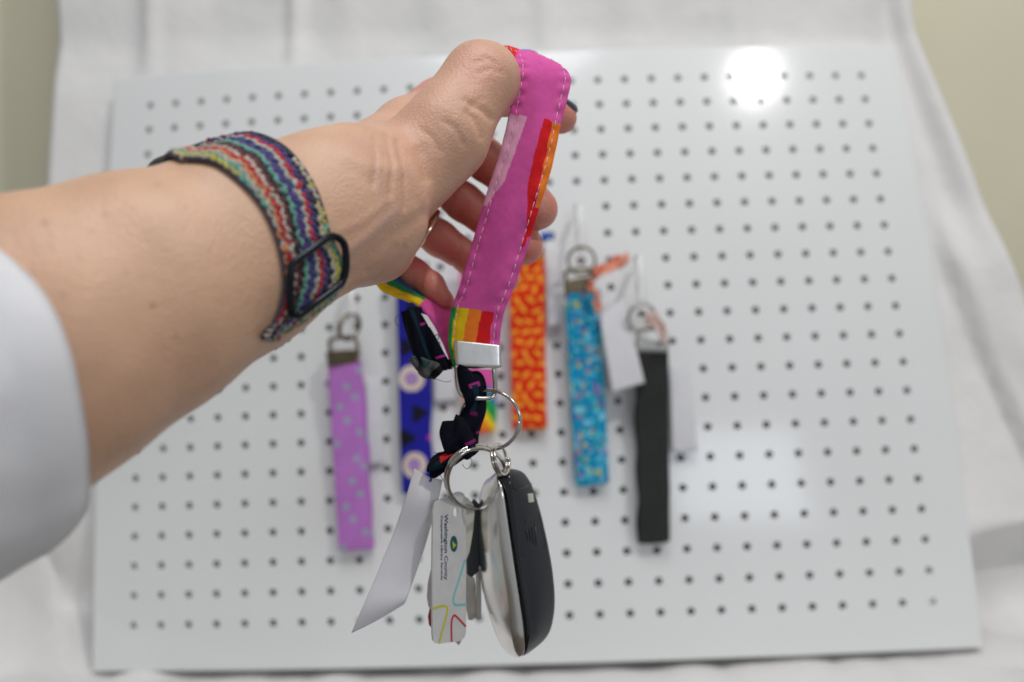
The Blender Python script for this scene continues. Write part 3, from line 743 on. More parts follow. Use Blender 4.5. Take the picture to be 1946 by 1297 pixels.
# ------------------------------------------------------------------ rings, keys, cards, remote
def split_ring(name, label, c, a, b, r, wind=1.8, m=M_steel, group='metal key rings'):
    n = 150; t = np.linspace(0, 2 * math.pi * wind, n); ax_ = np.cross(a, b); ax_ /= np.linalg.norm(ax_)
    pts = c + np.cos(t)[:, None] * a + np.sin(t)[:, None] * b + ((t / (2 * math.pi) - wind / 2) * 1.9 * r)[:, None] * ax_
    return tag(tube(name, pts, r, m, None, n=None, seg=10, origin=c), label, 'key ring', group)
def pv(dx, dy, dd, d=.335): return np.array([dx / F * d, dd * CA - dy / F * d * SA, -dy / F * d * CA - dd * SA])
split_ring('key_ring', 'round steel split ring hanging straight from the silver clamp loop', P(931, 798, .335), pv(57, 0, -.006), pv(0, 56, .001), .0008)
split_ring('key_ring', 'larger steel split ring threaded through the punched library card', P(907, 910, .338), pv(54, 8, .012), pv(-6, 66, .012), .0009)
split_ring('key_ring', 'small steel ring joining the car remote to the other rings', P(951, 874, .3355), pv(11, 3, .008), pv(5, 28, -.001), .0007)

def build_remote():
    root = empty('car_remote', 'black and satin silver oval car key remote hanging lowest of the bunch', 'car remote', P(985, 1245, .335))
    yA = np.array([907, 909, 914, 924, 947, 997, 1056, 1114, 1161, 1205, 1232, 1244, 1247.5]); xA = np.array([940, 932, 926, 919, 913, 910, 912, 917.6, 929, 944, 958.6, 971, 982])
    yB = np.array([907, 912, 927, 950, 1003, 1070, 1129, 1191, 1225, 1240, 1247.5]); xB = np.array([942, 947, 954, 958.6, 966, 976, 985, 994, 997, 996, 986])
    yG = np.array([907, 918, 977, 1044, 1091, 1144, 1202, 1232, 1247.5]); xG = np.array([941, 941.5, 945, 953, 960, 969, 975, 979, 984])
    yC = np.array([891, 893, 898, 917, 939, 980, 1032, 1079, 1129, 1161, 1194, 1214, 1232, 1245, 1247]); xC = np.array([968, 983, 995, 1008.5, 1017, 1029, 1040.7, 1049.5, 1054.5, 1054, 1048, 1038, 1017, 999, 992])
    yE = np.array([891, 900, 927, 1000, 1100, 1197, 1240, 1247]); xE = np.array([966, 968, 972, 981, 993, 1008, 1001, 991])
    yD = np.array([891, 893, 897, 905, 920, 947, 997, 1056, 1114, 1161, 1205, 1232, 1247]); xD = np.array([962, 950, 943, 934, 923, 916, 913, 915, 920, 931, 946, 960, 985])
    f = lambda y, ys, xs: np.interp(y, ys, xs)
    # silver face: main face, soft ridge, narrow side facet
    def sm(a, n=5):
        k = np.ones(n) / n; return np.convolve(np.pad(a, n // 2, 'edge'), k, 'valid')
    ys = 907.5 + (1247 - 907.5) * (.5 - .5 * np.cos(np.linspace(0, math.pi, 70)))
    A, Gd, B = sm(f(ys, yA, xA)), sm(f(ys, yG, xG)), sm(f(ys, yB, xB))
    en = np.clip(np.minimum((ys - 907) / 40, (1247.5 - ys) / 45), 0, 1); en = np.sqrt(1 - (1 - en) ** 2)
    rowsS = []
    for i, y in enumerate(ys):
        row = []
        for t in np.linspace(0, 1, 15): row.append((A[i] + (Gd[i] - A[i]) * t, y, .3500 - .0125 * t ** .9 - .0010 * math.sin(math.pi * t) * en[i] + .010 * (1 - en[i]) * (1 - .35 * t)))
        for t in np.linspace(.1, 1, 9): row.append((Gd[i] + (B[i] - Gd[i]) * t, y, .3375 - .0016 * math.sin(math.pi * t * .5) + .0012 * max(0, t - .7) + .0065 * (1 - en[i])))
        rowsS.append([P(*q) for q in row])
    Gs = np.array(rowsS)
    slab('silver_face', Gs, .0012, M_fobsilver, root)['label'] = 'satin silver front shell'
    # black body
    yd = 891.2 + (1247 - 891.2) * (.5 - .5 * np.cos(np.linspace(0, math.pi, 80)))
    D, Bd, E, Cc = sm(f(yd, yD, xD)), sm(np.maximum(f(yd, yB, xB), f(yd, yD, xD) + 1)), sm(f(yd, yE, xE)), sm(f(yd, yC, xC))
    ed = np.clip(np.minimum((yd - 891) / 30, (1247.3 - yd) / 45), 0, 1); ed = np.sqrt(1 - (1 - ed) ** 2)
    ring, nseg = [], 0
    for i, y in enumerate(yd):
        mid = .3445; row = []
        def dd(v): return mid + (v - mid) * (.12 + .88 * ed[i])
        top = np.clip((912 - y) / 20, 0, 1); bx = Bd[i] if y > 907 else D[i] + (E[i] - D[i]) * .35
        for t in np.linspace(0, 1, 5): row.append((D[i] + (bx - D[i]) * t, y, dd(.352 - .0140 * t)))
        for t in np.linspace(.2, 1, 5): row.append((bx + (E[i] - bx) * t, y, dd(.338 - .0016 * math.sin(math.pi * .5 * t))))
        for t in np.linspace(.06, 1, 16): row.append((E[i] + (Cc[i] - E[i]) * t, y, dd(.3364 + .0125 * t ** 1.5 + .0010 * (1 - math.exp(-t * 12)))))
        for t in np.linspace(.1, .95, 10): row.append((Cc[i] + (D[i] - Cc[i]) * t, y, dd(.349 + .006 * math.sin(math.pi * t) + .003 * t)))
        nseg = len(row); ring.append([P(*q) for q in row])
    ring = np.array(ring); Vb = ring.reshape(-1, 3); nr = len(ring)
    fg, fsat = [], []
    for i in range(nr - 1):
        for j in range(nseg):
            q = (i * nseg + j, i * nseg + (j + 1) % nseg, (i + 1) * nseg + (j + 1) % nseg, (i + 1) * nseg + j)
            (fsat if 9 <= j < 26 else fg).append(q)
    body = mesh('body', Vb, fg + fsat + [list(range(nseg)), list(range((nr - 1) * nseg, nr * nseg))], [M_fobdark, M_fobsat], root)
    body.data.polygons.foreach_set('material_index', [0] * len(fg) + [1] * len(fsat) + [0, 0])
    # things on the dark side: points on it from (px, py)
    def side(x, y, up=0.0):
        e, c = np.interp(y, yd, E), np.interp(y, yd, Cc); t = np.clip((x - e) / max(c - e, 1), 0, 1)
        k = np.interp(y, yd, ed); v = .3364 + .0125 * t ** 1.5 + .0010 * (1 - math.exp(-t * 12)); return P(x, y, .3445 + (v - .3445) * (.12 + .88 * k) - up)
    tube('seam', [side(974, 905, .0001), side(975, 922, .0001), side(979, 931, .0001), side(990, 929, .0001), side(1008, 921, .0001), side(1011, 920, .0001)], .00022, M_fobdark, root, n=30, seg=6)
    sq_ = np.array([[side(1002 + 10 * u + 2.2 * v, 939 + 16.5 * v - 1.2 * u, .0004) for u in np.linspace(0, 1, 3)] for v in np.linspace(0, 1, 4)])
    slab('release_button', sq_, .0006, M_steel2, root, shade=False)
    lab = []
    for x, y in [(999, 990), (1002, 986), (1022, 981), (1026, 983), (1036, 1030), (1037, 1036), (1034, 1041), (998, 1056), (994, 1054), (993, 1046)]: lab.append(side(x, y, .0001))
    tube('label_outline', lab, .00016, M_fobsat, root, n=90, seg=6, closed=True)
    for k in range(4):
        x0 = 1000 + 5.5 * k; a = [side(x0 + q * 1.6, 1003 - 4 * k + 4.0 + q * (9 + 4 * k), .00012) for q in np.linspace(0, 2, 7)]
        tube('raised_lettering', a, .00042, M_fobdark, root, n=14, seg=6)
    return root
build_remote()

# library card: turned so that it is seen narrow
def card_d(x, y): return .3262 + (x - 821) / 65 * .0175 + (y - 1080) * 1e-6
outl = [(826, 959), (830, 953), (844, 947), (853, 943), (863, 938), (869, 935.5), (875, 935), (881, 938), (884.5, 945), (885.5, 960), (886, 1080), (885.8, 1200), (884, 1209), (879, 1216), (872, 1219.5), (850, 1222), (836, 1224), (829, 1223), (824, 1218), (822, 1206), (821.5, 1090), (823, 975)]
hole = [(866 + 4.6 * math.cos(t), 974 + 9 * math.sin(t)) for t in np.linspace(0, 2 * math.pi, 14, endpoint=False)]
card = empty('library_card', 'mini white library card with navy lettering, turned almost edge on', 'card', P(853, 1222, .335))
polyplate('card_body', outl, card_d, .0008, M_card, card, hole=hole)
cn = np.cross(P(885, 1000, card_d(885, 1000)) - P(825, 1000, card_d(825, 1000)), P(825, 1200, card_d(825, 1200)) - P(825, 1000, card_d(825, 1000))); cn /= np.linalg.norm(cn)
if cn[1] > 0: cn = -cn
def on_card(x, y, up=.00015): return P(x, y, card_d(x, y)) + cn * up
def card_text(body, x, y0, y1, wpx, m, name):
    cu = bpy.data.curves.new(name, 'FONT'); cu.body = body; cu.size = 1; cu.resolution_u = 3; cu.offset = .022
    o = bpy.data.objects.new(name, cu); COL.objects.link(o); dg = bpy.context.evaluated_depsgraph_get(); dg.update()
    me = o.evaluated_get(dg).to_mesh(); v = np.array([q.co[:] for q in me.vertices]); f = [list(p.vertices) for p in me.polygons]
    o.evaluated_get(dg).to_mesh_clear(); bpy.data.objects.remove(o)
    w = v[:, 0].max(); yy = y0 + v[:, 0] / w * (y1 - y0); xx = x + v[:, 1] * wpx
    return mesh(name, np.array([on_card(a, b) for a, b in zip(xx, yy)]), f, m, card, False)
card_text('Washington County', 844.3, 978, 1103, 9.6, M_navy, 'lettering')
card_text('Cooperative Library Services', 837.4, 980, 1103, 6.0, M_navy, 'small_lettering')
def card_shape(name, poly, m, up=.00015):
    return mesh(name, np.array([on_card(x, y, up) for x, y in poly]), [list(range(len(poly)))], m, card, False)
card_shape('logo', [(862 + 7 * math.cos(t), 1034 + 15.5 * math.sin(t)) for t in np.linspace(0, 2 * math.pi, 28, endpoint=False)], M_teal)
card_shape('logo_mark', [(858.5, 1028), (866, 1036), (860, 1043)], M_lime, .0003)
def card_line(name, pts, w, m):
    c = spline([list(p) for p in pts], 40); t = np.gradient(c, axis=0); t /= np.linalg.norm(t, axis=1, keepdims=True); n = np.stack([-t[:, 1], t[:, 0]], 1)
    n[:, 0] *= .8
    a, b = c + n * w / 2, c - n * w / 2; Vv = np.array([on_card(*q) for q in np.vstack([a, b])]); k = len(c)
    return mesh(name, Vv, [(i, i + 1, k + i + 1, k + i) for i in range(k - 1)], m, card, False)
card_line('turquoise_line', [(883.5, 1064), (873, 1098), (862, 1133), (861, 1144), (866, 1149.5), (885, 1149)], 4.2, M_turq)
card_line('yellow_line', [(822, 1157), (834, 1153.5), (845, 1152), (849.5, 1157), (848, 1170), (841, 1196), (834, 1223)], 4.5, M_yel)
card_line('red_line', [(858, 1220), (857.5, 1195), (858.5, 1178), (863, 1170), (869, 1174), (885, 1191)], 4.2, M_inkr)

# what hangs behind the library card
def plate(name, label, cat, poly, d0, tilt, m, th=.0008, parent=None):
    x0 = poly[0][0]; o = polyplate(name, poly, lambda x, y: d0 + (x - x0) * tilt, th, m, parent)
    return tag(o, label, cat) if not parent else o
plate('loyalty_card', 'cream plastic tag with handwriting peeping out left of the library card', 'card', [(818, 1085), (840, 1040), (850, 1080), (850, 1165), (822, 1163), (814, 1153), (811, 1135), (813, 1108)], .337, 1e-5, M_card)
plate('red_card', 'red plastic tag showing a sliver below the handwritten tag', 'card', [(818, 1150), (850, 1150), (850, 1198), (822, 1196), (815, 1188), (813, 1172)], .340, 1e-5, M_red)
plate('cream_card', 'cream plastic card edge showing between library card and black key', 'card', [(880, 945), (888, 946), (899, 958), (902, 972), (899, 1010), (892, 1050), (886, 1064), (880, 1064)], .3455, 1.5e-4, M_cardb)
def key(name, label, head, blade, d, mh, mb_):
    root = empty(name, label, 'key', P(*head[0], d))
    polyplate('head', head, lambda x, y: d + (x - head[0][0]) * 1.2e-4, .0022, mh, root)
    for b in blade: polyplate('blade', b, lambda x, y: d + .0008 + (x - head[0][0]) * 1.2e-4, .0012, mb_, root)
    return root
key('door_key', 'key with a black plastic head behind the library card', [(893, 966), (903, 950), (910, 958), (914, 985), (914, 1060), (910, 1086), (896, 1098), (889, 1092), (888, 1070), (893, 1040)], [[(906, 1084), (914, 1080), (915, 1178), (907, 1179)]], .3478, M_keyhead, M_key)
key('door_key', 'bright steel key with bare blade beside the library card', [(884, 1060), (892, 1050), (898, 1068), (899, 1100), (887, 1104)], [[(887, 1098), (897, 1098), (900, 1160), (899, 1179), (891, 1179), (888, 1160)], [(897, 1098), (902, 1098), (906, 1165), (905, 1176), (900, 1176)]], .3515, M_key, M_key)
key('door_key', 'key hidden behind the library card, only its tip below', [(858, 1040), (868, 1030), (878, 1040), (880, 1080), (860, 1080)], [[(864, 1078), (876, 1078), (877, 1218), (872, 1227), (867, 1222)]], .353, M_key, M_key)

# black scrap of fabric tied to the loop, and its paper tag
def black_color(stripes):
    def fn(G, s, tt):
        nu, nv = G.shape[:2]; c = np.empty((nu, nv, 3)); c[:] = (.0040, .0048, .012); T = np.broadcast_to(tt[None], (nu, nv)); S = np.broadcast_to(np.linspace(0, 1, nu)[:, None], (nu, nv))
        for s0, s1, t0, t1, col in stripes: c[(S >= s0) & (S <= s1) & (T >= t0) & (T <= t1)] = col
        return c
    return fn
TEALC, MAG, REDC, GREY = (.006, .028, .045), (.38, .03, .24), (.62, .02, .03), (.10, .105, .11)
scrap = empty('fabric_scrap', 'black fabric scrap with teal stripe knotted through the loop', 'fabric scrap', P(880, 760, .333))
def crumple(G, a, seed):
    r = np.random.default_rng(seed); n = normals(G); nu, nv = G.shape[:2]; i = np.linspace(0, 1, nu)[:, None]; j = np.linspace(0, 1, nv)[None]
    d = sum(r.normal() * np.sin(r.uniform(2, 16) * i + r.uniform(2, 9) * j + r.uniform(0, 6)) for _ in range(6))
    return G + n * (a * d)[..., None]
def scrap_piece(name, rw, seed, stripes, amp=.0006, nu=120, nv=40, th=.0012):
    G = crumple(ribbon_grid([(P(*a), P(*b)) for a, b in rw], nu, nv), amp, seed)
    # roll the edges towards the back so that the strip reads as folded cloth
    t = np.linspace(-1, 1, nv)[None, :]; back = (np.abs(t) ** 3 * .0026)
    G = G + np.array([0, 1., 0])[None, None] * back[..., None]
    return slab(name, G, th, M_black, scrap, color=black_color(stripes))
scrap_piece('upper_tail', [((762, 592, .336), (798, 583, .338)), ((767, 612, .3345), (806, 604, .337)), ((776, 645, .334), (820, 632, .3365)), ((788, 680, .334), (838, 668, .336)), ((806, 698, .334), (852, 690, .336)), ((830, 706, .335), (862, 700, .3365))], 3,
            [(0, 1, .42, .58, TEALC), (.26, .29, .66, .95, MAG), (.66, .69, .70, .98, MAG)])
scrap_piece('frayed_end', [((776, 684, .3325), (790, 676, .333)), ((788, 700, .332), (806, 684, .3325)), ((800, 716, .3325), (828, 690, .333)), ((826, 722, .3335), (850, 694, .334))], 5, [(0, 1, 0, 1, GREY), (.05, .55, .5, .9, (.03, .07, .08)), (.8, 1, 0, 1, (.01, .01, .015))], .0009, 60, 24, .0008)
scrap_piece('middle_fold', [((868, 692, .3325), (893, 702, .333)), ((873, 728, .331), (914, 712, .333)), ((880, 752, .3305), (924, 738, .333)), ((883, 772, .331), (922, 768, .333)), ((872, 796, .332), (914, 800, .3335)), ((858, 812, .3325), (908, 832, .334)), ((848, 834, .3325), (907, 850, .334)), ((848, 852, .333), (900, 862, .334))], 8,
            [(.2, .24, .35, .75, MAG), (.22, .50, .42, .66, TEALC), (.5, .53, .45, .75, (.12, .01, .09)), (.66, .68, .85, 1, MAG)], .0009, 160)
scrap_piece('knot', [((842, 812, 0.3275), (866, 790, 0.3285)), ((840, 838, 0.3250), (886, 806, 0.3250)), ((848, 862, 0.3245), (900, 836, 0.3247)), ((864, 872, 0.3250), (908, 852, 0.3255)), ((884, 868, 0.3265), (908, 862, 0.3275))], 12, [(.5, .56, .7, 1, (.2, .01, .12))], .0008, 90, 36)
scrap_piece('lower_tail', [((872, 850, 0.3255), (880, 874, 0.3257)), ((850, 858, 0.3250), (866, 884, 0.3255)), ((832, 866, 0.3250), (850, 895, 0.3255)), ((818, 878, 0.3255), (830, 906, 0.3265)), ((812, 890, 0.3265), (820, 903, 0.3275))], 21, [(.18, .5, .2, .42, REDC), (.5, .95, .3, .6, TEALC), (.02, .10, .3, .7, (.25, .05, .25))], .0005, 90, 30)
for k, pts in enumerate([[(788, 690), (800, 706), (822, 718), (846, 726), (857, 724)], [(762, 596), (752, 604), (753, 616), (760, 622)], [(880, 704), (892, 706), (899, 716), (900, 722), (893, 712)], [(846, 858), (836, 862), (824, 860)], [(890, 862), (897, 878), (891, 890), (884, 890), (878, 882)], [(834, 900), (842, 912), (846, 922)], [(826, 874), (820, 880), (826, 868)], [(820, 718), (817, 726)]]):
    tube('loose_thread', [P(x, y, .3315 + .0004 * j) for j, (x, y) in enumerate(pts)], .00013, M_loose, scrap, n=40, seg=5)

tagrows = [((796, 884, .3335), (836, 884, .3345)), ((787, 890, .3335), (841, 912, .335)), ((777, 928, .3315), (833, 950, .336)), ((761, 976, .330), (819, 998, .338)), ((741, 1030, .3295), (805, 1046, .3385)), ((711, 1104, .329), (785, 1104, .338)), ((690, 1152, .329), (775, 1132, .337)), ((668, 1203, .3295), (768, 1148, .336))]
Gt = ribbon_grid([(P(*a), P(*b)) for a, b in tagrows[1:]], 80, 24)
tq = np.linspace(0, 1, 24)[None, :, None]; sq2 = np.linspace(0, 1, 80)[:, None, None]
Gt = Gt + np.array([0, -1., 0]) * (.0035 * np.sin(math.pi * tq) * (1 - .5 * sq2) + .002 * np.sin(3 * math.pi * sq2))
ptag = empty('paper_tag', 'curled blank white paper tag tucked into the black fabric knot', 'paper tag', P(720, 1200, .33))
slab('paper', Gt, .0003, M_paper, ptag)
tube('pen_mark', [P(822, 898, .3310), P(820, 908, .3306), P(817, 916, .3304)], .0006, M_purp, ptag, n=12, seg=6)
wt = empty('folded_label', 'narrow white label with pen scribble between pink strap and black fabric', 'label', P(848, 695, .337))
Gl = ribbon_grid([(P(*a), P(*b)) for a, b in [((800, 596, .3395), (812, 600, .340)), ((815, 622, .3385), (831, 632, .3395)), ((830, 660, .3378), (842, 668, .3385)), ((842, 690, .337), (852, 698, .3375)), ((854, 698, .336), (866, 698, .3365))]], 50, 10)
slab('paper', Gl, .0003, M_paper, wt)
tube('scribble', [P(x, y, .3372) for x, y in [(826, 640), (831, 636), (834, 642), (829, 647), (825, 641), (830, 648), (836, 652), (834, 658), (838, 662), (836, 668)]], .00016, M_ink, wt, n=60, seg=5)

# finger ring
rc = P(808, 438, .3755)
def pvd(dx, dy, dd, d): return P(CX + dx, CY + dy, d + dd) - P(CX, CY, d)
tag(tube('finger_ring', circle_pts(rc, pvd(21, -35, 0, .3755), pvd(9, 6, -.0098, .3755), 60), 0.0014, M_gold, None, n=None, seg=12, closed=True, flat=1.5), 'polished pale gold band worn on the ring finger', 'ring')

# ------------------------------------------------------------------ fobs hanging on the board
def bP(px, py, n): return P(px, py, board_depth(px, py, n))
def fob_strap(parent, tl, tr, br2, bl2, color, thick=.009, side=None):
    n0, n1 = .026, .012
    rowsq = []
    for s in np.linspace(0, 1, 8):
        l = np.array(tl) * (1 - s) + np.array(bl2) * s; r = np.array(tr) * (1 - s) + np.array(br2) * s; nn_ = n0 + (n1 - n0) * s ** .7
        rowsq.append((bP(l[0], l[1], nn_), bP(r[0], r[1], nn_)))
    G = ribbon_grid(rowsq, 170, 44); ii = np.linspace(0, 1, 170)[:, None]; jj = np.linspace(0, 1, 44)[None]; ph = tl[0] * .37
    G = G + normals(G) * (.0011 * np.sin(9 * ii + ph) * (.4 + .6 * np.sin(2 * jj + ph)) + .0007 * np.sin(23 * ii + 3 * jj + ph))[..., None]
    # front layer, turn at the bottom, back layer: a loop of webbing
    n = normals(G); 
    if n[80, 20, 1] > 0: n = -n
    dn = G[-1] - G[-2]; dn /= np.linalg.norm(dn, axis=-1, keepdims=True); R_ = thick / 2
    sec = [G]
    turn = np.array([G[-1] + dn * R_ * .8 * math.sin(a) - n[-1] * R_ * (1 - math.cos(a)) for a in np.linspace(.2, math.pi, 12)])
    back = (G - n * (thick * (.25 + .75 * smooth(0, .25, np.linspace(0, 1, 170)))[:, None, None]))[::-1][1:]
    GG = np.concatenate([G, turn, back], 0)
    return slab('strap', GG, .0024, M_print, parent, prof=lambda t: .35 + .65 * (1 - np.abs(2 * t - 1) ** 6) - .15 * np.exp(-((t - .1) / .04) ** 2) - .15 * np.exp(-((t - .9) / .04) ** 2), color=color)
def wire_ring(name, pts, r, m, parent): return tube(name, pts, r, m, parent, n=50, seg=10, closed=True)
def hang_fob(label, tl, tr, br2, bl2, color, metal, cl, thick=.009):
    root = empty('key_fob', label, 'key fob', bP((bl2[0] + br2[0]) / 2, bl2[1], .012), 'fabric key fobs')
    fob_strap(root, tl, tr, br2, bl2, color, thick)
    if cl:
        (a, b, c, d_) = cl; dd = board_depth(a[0], a[1], .031)
        clamp('clamp', a, b, c, d_, dd, .0075, metal, root)
    return root
def hook(label, x, y0, y1, grp='white peg hooks'):
    """peg hook: stem in the hole above, arm coming out, upturned white tip"""
    root = empty('peg_hook', label, 'hook', bP(x, y0, 0), grp)
    tube('wire', [bP(x, y0 + 2, -.004), bP(x, y0 + 2, .010), bP(x, y0 + 10, .024), bP(x + 2, y1 - 12, .030), bP(x + 2, y1, .034), bP(x + 2, y1 - 4, .040)], .0016, M_clear, root, n=50, seg=10)
    tube('plastic_sleeve', [bP(x, y0 - 2, .013), bP(x, y0 + 12, .0285), bP(x + 3, y1 - 6, .031)], .0028, M_clear, root, n=30, seg=12)
    return root
def price_tag(label, poly, n=.012, lines=True):
    root = empty('price_tag', label, 'tag', bP(*poly[2], n), 'white paper price tags')
    a, b, c, d_ = [np.array(q, float) for q in poly]; rw = []
    for s in np.linspace(0, 1, 6):
        l = a + (d_ - a) * s; r = b + (c - b) * s; rw.append((bP(*l, n + .002 * math.sin(3 * s)), bP(*r, n - .003 + .003 * math.sin(2.5 * s))))
    slab('paper', ribbon_grid(rw, 30, 12), .0004, M_tagp, root)
    return root
def lerp_noise(G, s, tt, cell):            # pattern coordinates in units of the strap's width
    w = np.linalg.norm(G[:, -1] - G[:, 0], axis=-1).mean(); S = np.broadcast_to((s / w)[:, None], G.shape[:2]); T = np.broadcast_to(tt[None], G.shape[:2]); return S, T
def col_purple(G, s, tt):
    S, T = lerp_noise(G, s, tt, 1); c = np.empty(S.shape + (3,)); c[:] = srgb(190, 122, 204); r = np.random.default_rng(3)
    for k in range(34):
        q, t = k * .36 + r.uniform(-.1, .1), [.72, .95, .55, .75, .3, .5, .85, .15][k % 8]
        c[np.hypot(S - q, T - t) < .105] = srgb(160, 172, 190)
    return c
def col_blue(G, s, tt):
    S, T = lerp_noise(G, s, tt, 1); c = np.empty(S.shape + (3,)); c[:] = srgb(28, 28, 152); r = np.random.default_rng(5)
    for q, t in ((1.2, .5), (2.35, .28), (4.45, .62), (5.2, .22), (.2, .2)):
        c[(np.hypot((S - q), (T - t)) < .24 + .06 * np.cos(3 * np.arctan2(S - q, T - t)))] = srgb(14, 14, 30)
    for q, t in ((3.35, .42), (6.05, .46), (-.1, .9)):
        d = np.hypot(S - q, T - t); c[d < .41] = srgb(222, 204, 190); c[d < .20] = srgb(150, 110, 190); c[d < .09] = srgb(196, 160, 200)
    c[np.hypot(S - 5.2, T - .98) < .08] = srgb(220, 60, 170)
    return c
def col_orange(G, s, tt):
    S, T = lerp_noise(G, s, tt, 1); c = np.empty(S.shape + (3,)); c[:] = srgb(226, 44, 8); r = np.random.default_rng(9)
    for k in range(120):
        q, t, a = (k // 3) * .31 + r.uniform(-.06, .06), (k % 3) * .34 + .08 + .16 * ((k // 3) % 2) + r.uniform(-.05, .05), r.uniform(0, 3.14); u = (S - q) * math.cos(a) + (T - t) * math.sin(a); v = -(S - q) * math.sin(a) + (T - t) * math.cos(a)
        c[(u / .155) ** 2 + (v / .06) ** 2 < 1] = srgb(250, 168, 48)
    return c
def col_turq(G, s, tt):
    S, T = lerp_noise(G, s, tt, 1); c = np.empty(S.shape + (3,)); c[:] = srgb(0, 146, 190); r = np.random.default_rng(11)
    cols = [srgb(*q) for q in ((110, 200, 225), (140, 210, 230), (80, 90, 170), (170, 80, 150), (190, 190, 90), (40, 165, 160), (90, 190, 215))]
    for k in range(620):
        q, t = r.uniform(0, 12), r.uniform(0, 1); c[np.hypot(S - q, T - t) < r.uniform(.03, .075)] = cols[r.integers(len(cols))]
    return c
def col_char(G, s, tt):
    S, T = lerp_noise(G, s, tt, 1); c = np.empty(S.shape + (3,)); c[:] = srgb(40, 41, 41)
    m = (np.hypot((S * 5.5) % 1 - .5, (T * 5 + .5 * (np.floor(S * 5.5) % 2)) % 1 - .5) < .24); c[m] = srgb(64, 65, 63)
    return c
def col_rain(G, s, tt):
    x, y = pix(G); c = np.empty(x.shape + (3,)); c[:] = S_PINK; k = (y - 736) + (942 - x) * 1.5 - 10
    for e, col in ((0, S_BLU), (28, S_GRN), (62, S_YEL), (82, S_OR), (115, S_RED)): c[(k > e) & (y > 735)] = col
    return c
f1 = hang_fob('lilac fob with mint dots, leftmost on the board', (622, 688), (686, 684), (706, 1036), (644, 1040), col_purple, M_bronze, ((621, 668), (680, 664), (682, 686), (623, 692)))
wire_ring('loop', [bP(*q) for q in [(628, 670, .028), (626, 650, .030), (634, 644, .030), (668, 641, .030), (676, 647, .030), (676, 668, .028)]], .0016, M_bronze, f1)
f2 = hang_fob('royal blue fob with cream rings and black spots', (752, 520), (816, 520), (819, 927), (763, 930), col_blue, M_bronze, ((752, 498), (814, 498), (816, 522), (754, 522)))
f3 = hang_fob('pink fob with rainbow end, mostly hidden behind the held one', (872, 480), (934, 478), (942, 812), (882, 816), col_rain, M_bronze, None)
f4 = hang_fob('orange fob with yellow leaf print, below the fingertips', (966, 470), (1034, 468), (1038, 806), (974, 808), col_orange, M_bronze, None)
f5 = hang_fob('turquoise fob with multicoloured speckles and a coral tie', (1073, 556), (1140, 550), (1157, 910), (1094, 916), col_turq, M_bronze, ((1071, 534), (1124, 524), (1128, 548), (1073, 558)))
wire_ring('loop', [bP(*q) for q in [(1078, 536, .028), (1075, 520, .030), (1084, 514, .031), (1114, 511, .031), (1122, 516, .030), (1122, 530, .028)]], .0016, M_bronze, f5)
f6 = hang_fob('charcoal black fob, rightmost on the board', (1208, 664), (1270, 664), (1273, 1022), (1214, 1026), col_char, M_dull, ((1206, 648), (1269, 650), (1270, 666), (1208, 664)))
wire_ring('loop', [bP(*q) for q in [(1214, 650, .028), (1212, 632, .030), (1222, 626, .031), (1254, 627, .031), (1262, 634, .030), (1262, 650, .028)]], .0015, M_dull, f6)
def fob_ring(label, cx, cy, r, n, m, tilt=.2):
    dd = board_depth(cx, cy, n)
    return split_ring('key_ring', label, P(cx, cy, dd), np.array([r / F * dd, .3 * tilt * r / F * dd, 0]), np.array([0, -tilt * r / F * dd, r / F * dd]), .0011, 1.6, m, 'metal key rings')
def oval_ring(label, cx, cy, rx, ry, n, m, lean):
    dd = board_depth(cx, cy, n)
    return split_ring('key_ring', label, P(cx, cy, dd), np.array([rx / F * dd, .010, .2 * rx / F * dd]), np.array([lean * ry / F * dd, 0, ry / F * dd]), .0012, 1.6, m, 'metal key rings')
oval_ring('dull metal split ring above the lilac fob', 664, 622, 15, 24, .034, M_bronze, .1)
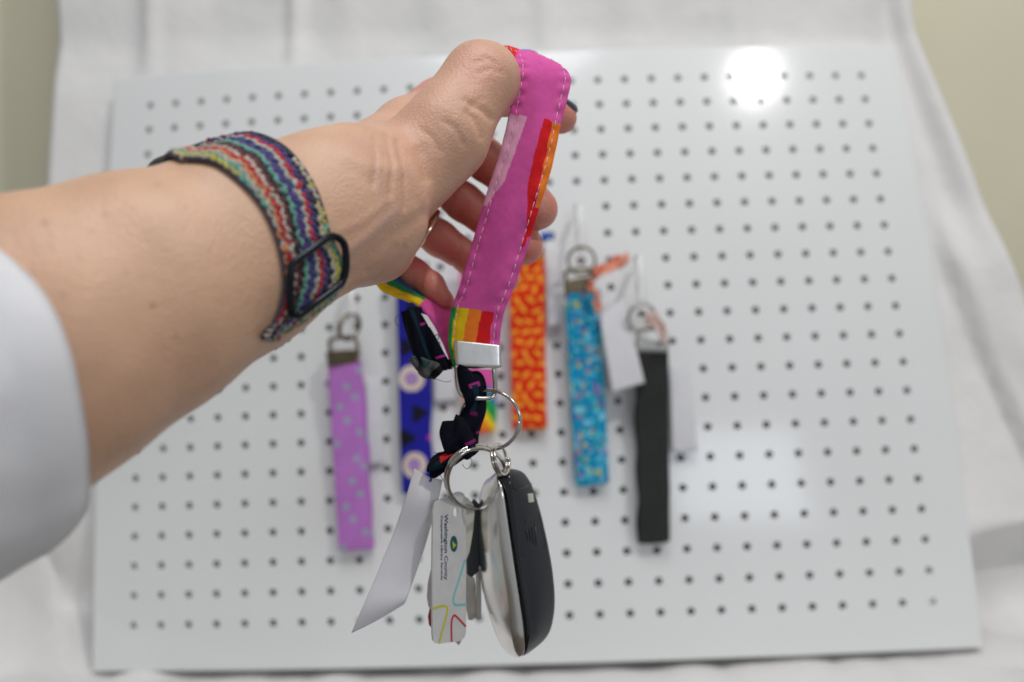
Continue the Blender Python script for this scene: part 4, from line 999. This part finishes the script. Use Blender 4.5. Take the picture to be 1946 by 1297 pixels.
fob_ring('dull metal split ring above the turquoise fob', 1105, 496, 26, .035, M_bronze)
fob_ring('dull metal split ring above the charcoal fob', 1220, 604, 26, .035, M_dull)
hook('white peg hook holding the turquoise fob', 1101, 396, 476)
hook('white peg hook holding the charcoal fob', 1215, 494, 580)
hook('white peg hook holding the lilac fob, half behind the watch', 667, 545, 606)
price_tag('white paper tag tucked behind the lilac fob', [(694, 720), (724, 716), (730, 880), (700, 884)], .006)
price_tag('white paper tag behind the blue fob', [(822, 640), (864, 636), (868, 760), (826, 764)], .006)
price_tag('white paper tag hanging beside the orange fob', [(1036, 470), (1064, 466), (1064, 618), (1042, 622)], .010)
price_tag('white paper tag slanting over the turquoise fob edge', [(1139, 602), (1186, 566), (1225, 728), (1164, 746)], .030)
price_tag('white paper tag beside the charcoal fob', [(1272, 694), (1306, 690), (1326, 856), (1278, 860)], .010)
def tie(label, pieces, m):
    root = empty('fabric_tie', label, 'fabric tie', bP(pieces[0][0][0], pieces[0][0][1], .036), 'fabric ties')
    for pc in pieces:
        rw = [(bP(x - 1, y - h, .036), bP(x + 1, y + h, .039)) for x, y, h in [(q[0], q[1], q[2] if len(q) > 2 else 9) for q in pc]]
        slab('strip', crumple(ribbon_grid(rw, 40, 12), .0012, len(pc) + 3), .0016, m, root)
    return root
M_brick = mat('coral_dark_fabric', (.45, .10, .06), .85, mottle=(160, .3))
tie('coral fabric tie knotted above the turquoise fob', [[(1128, 524, 9), (1150, 512, 10), (1172, 500, 12), (1194, 486, 9)], [(1118, 540, 8), (1130, 556, 10), (1136, 574, 10), (1136, 592, 7)]], M_coral)
tie('blush fabric tie knotted above the charcoal fob', [[(1226, 606, 8), (1244, 618, 12), (1256, 634, 12), (1264, 650, 8)], [(1234, 596, 5), (1252, 606, 6), (1266, 640, 6)]], M_lace)
tie('small blue fabric tie above the orange fob', [[(1028, 450, 6), (1040, 449, 7), (1052, 452, 5)]], mat('blue_fabric', (.05, .14, .5), .85, mottle=(200, .2)))
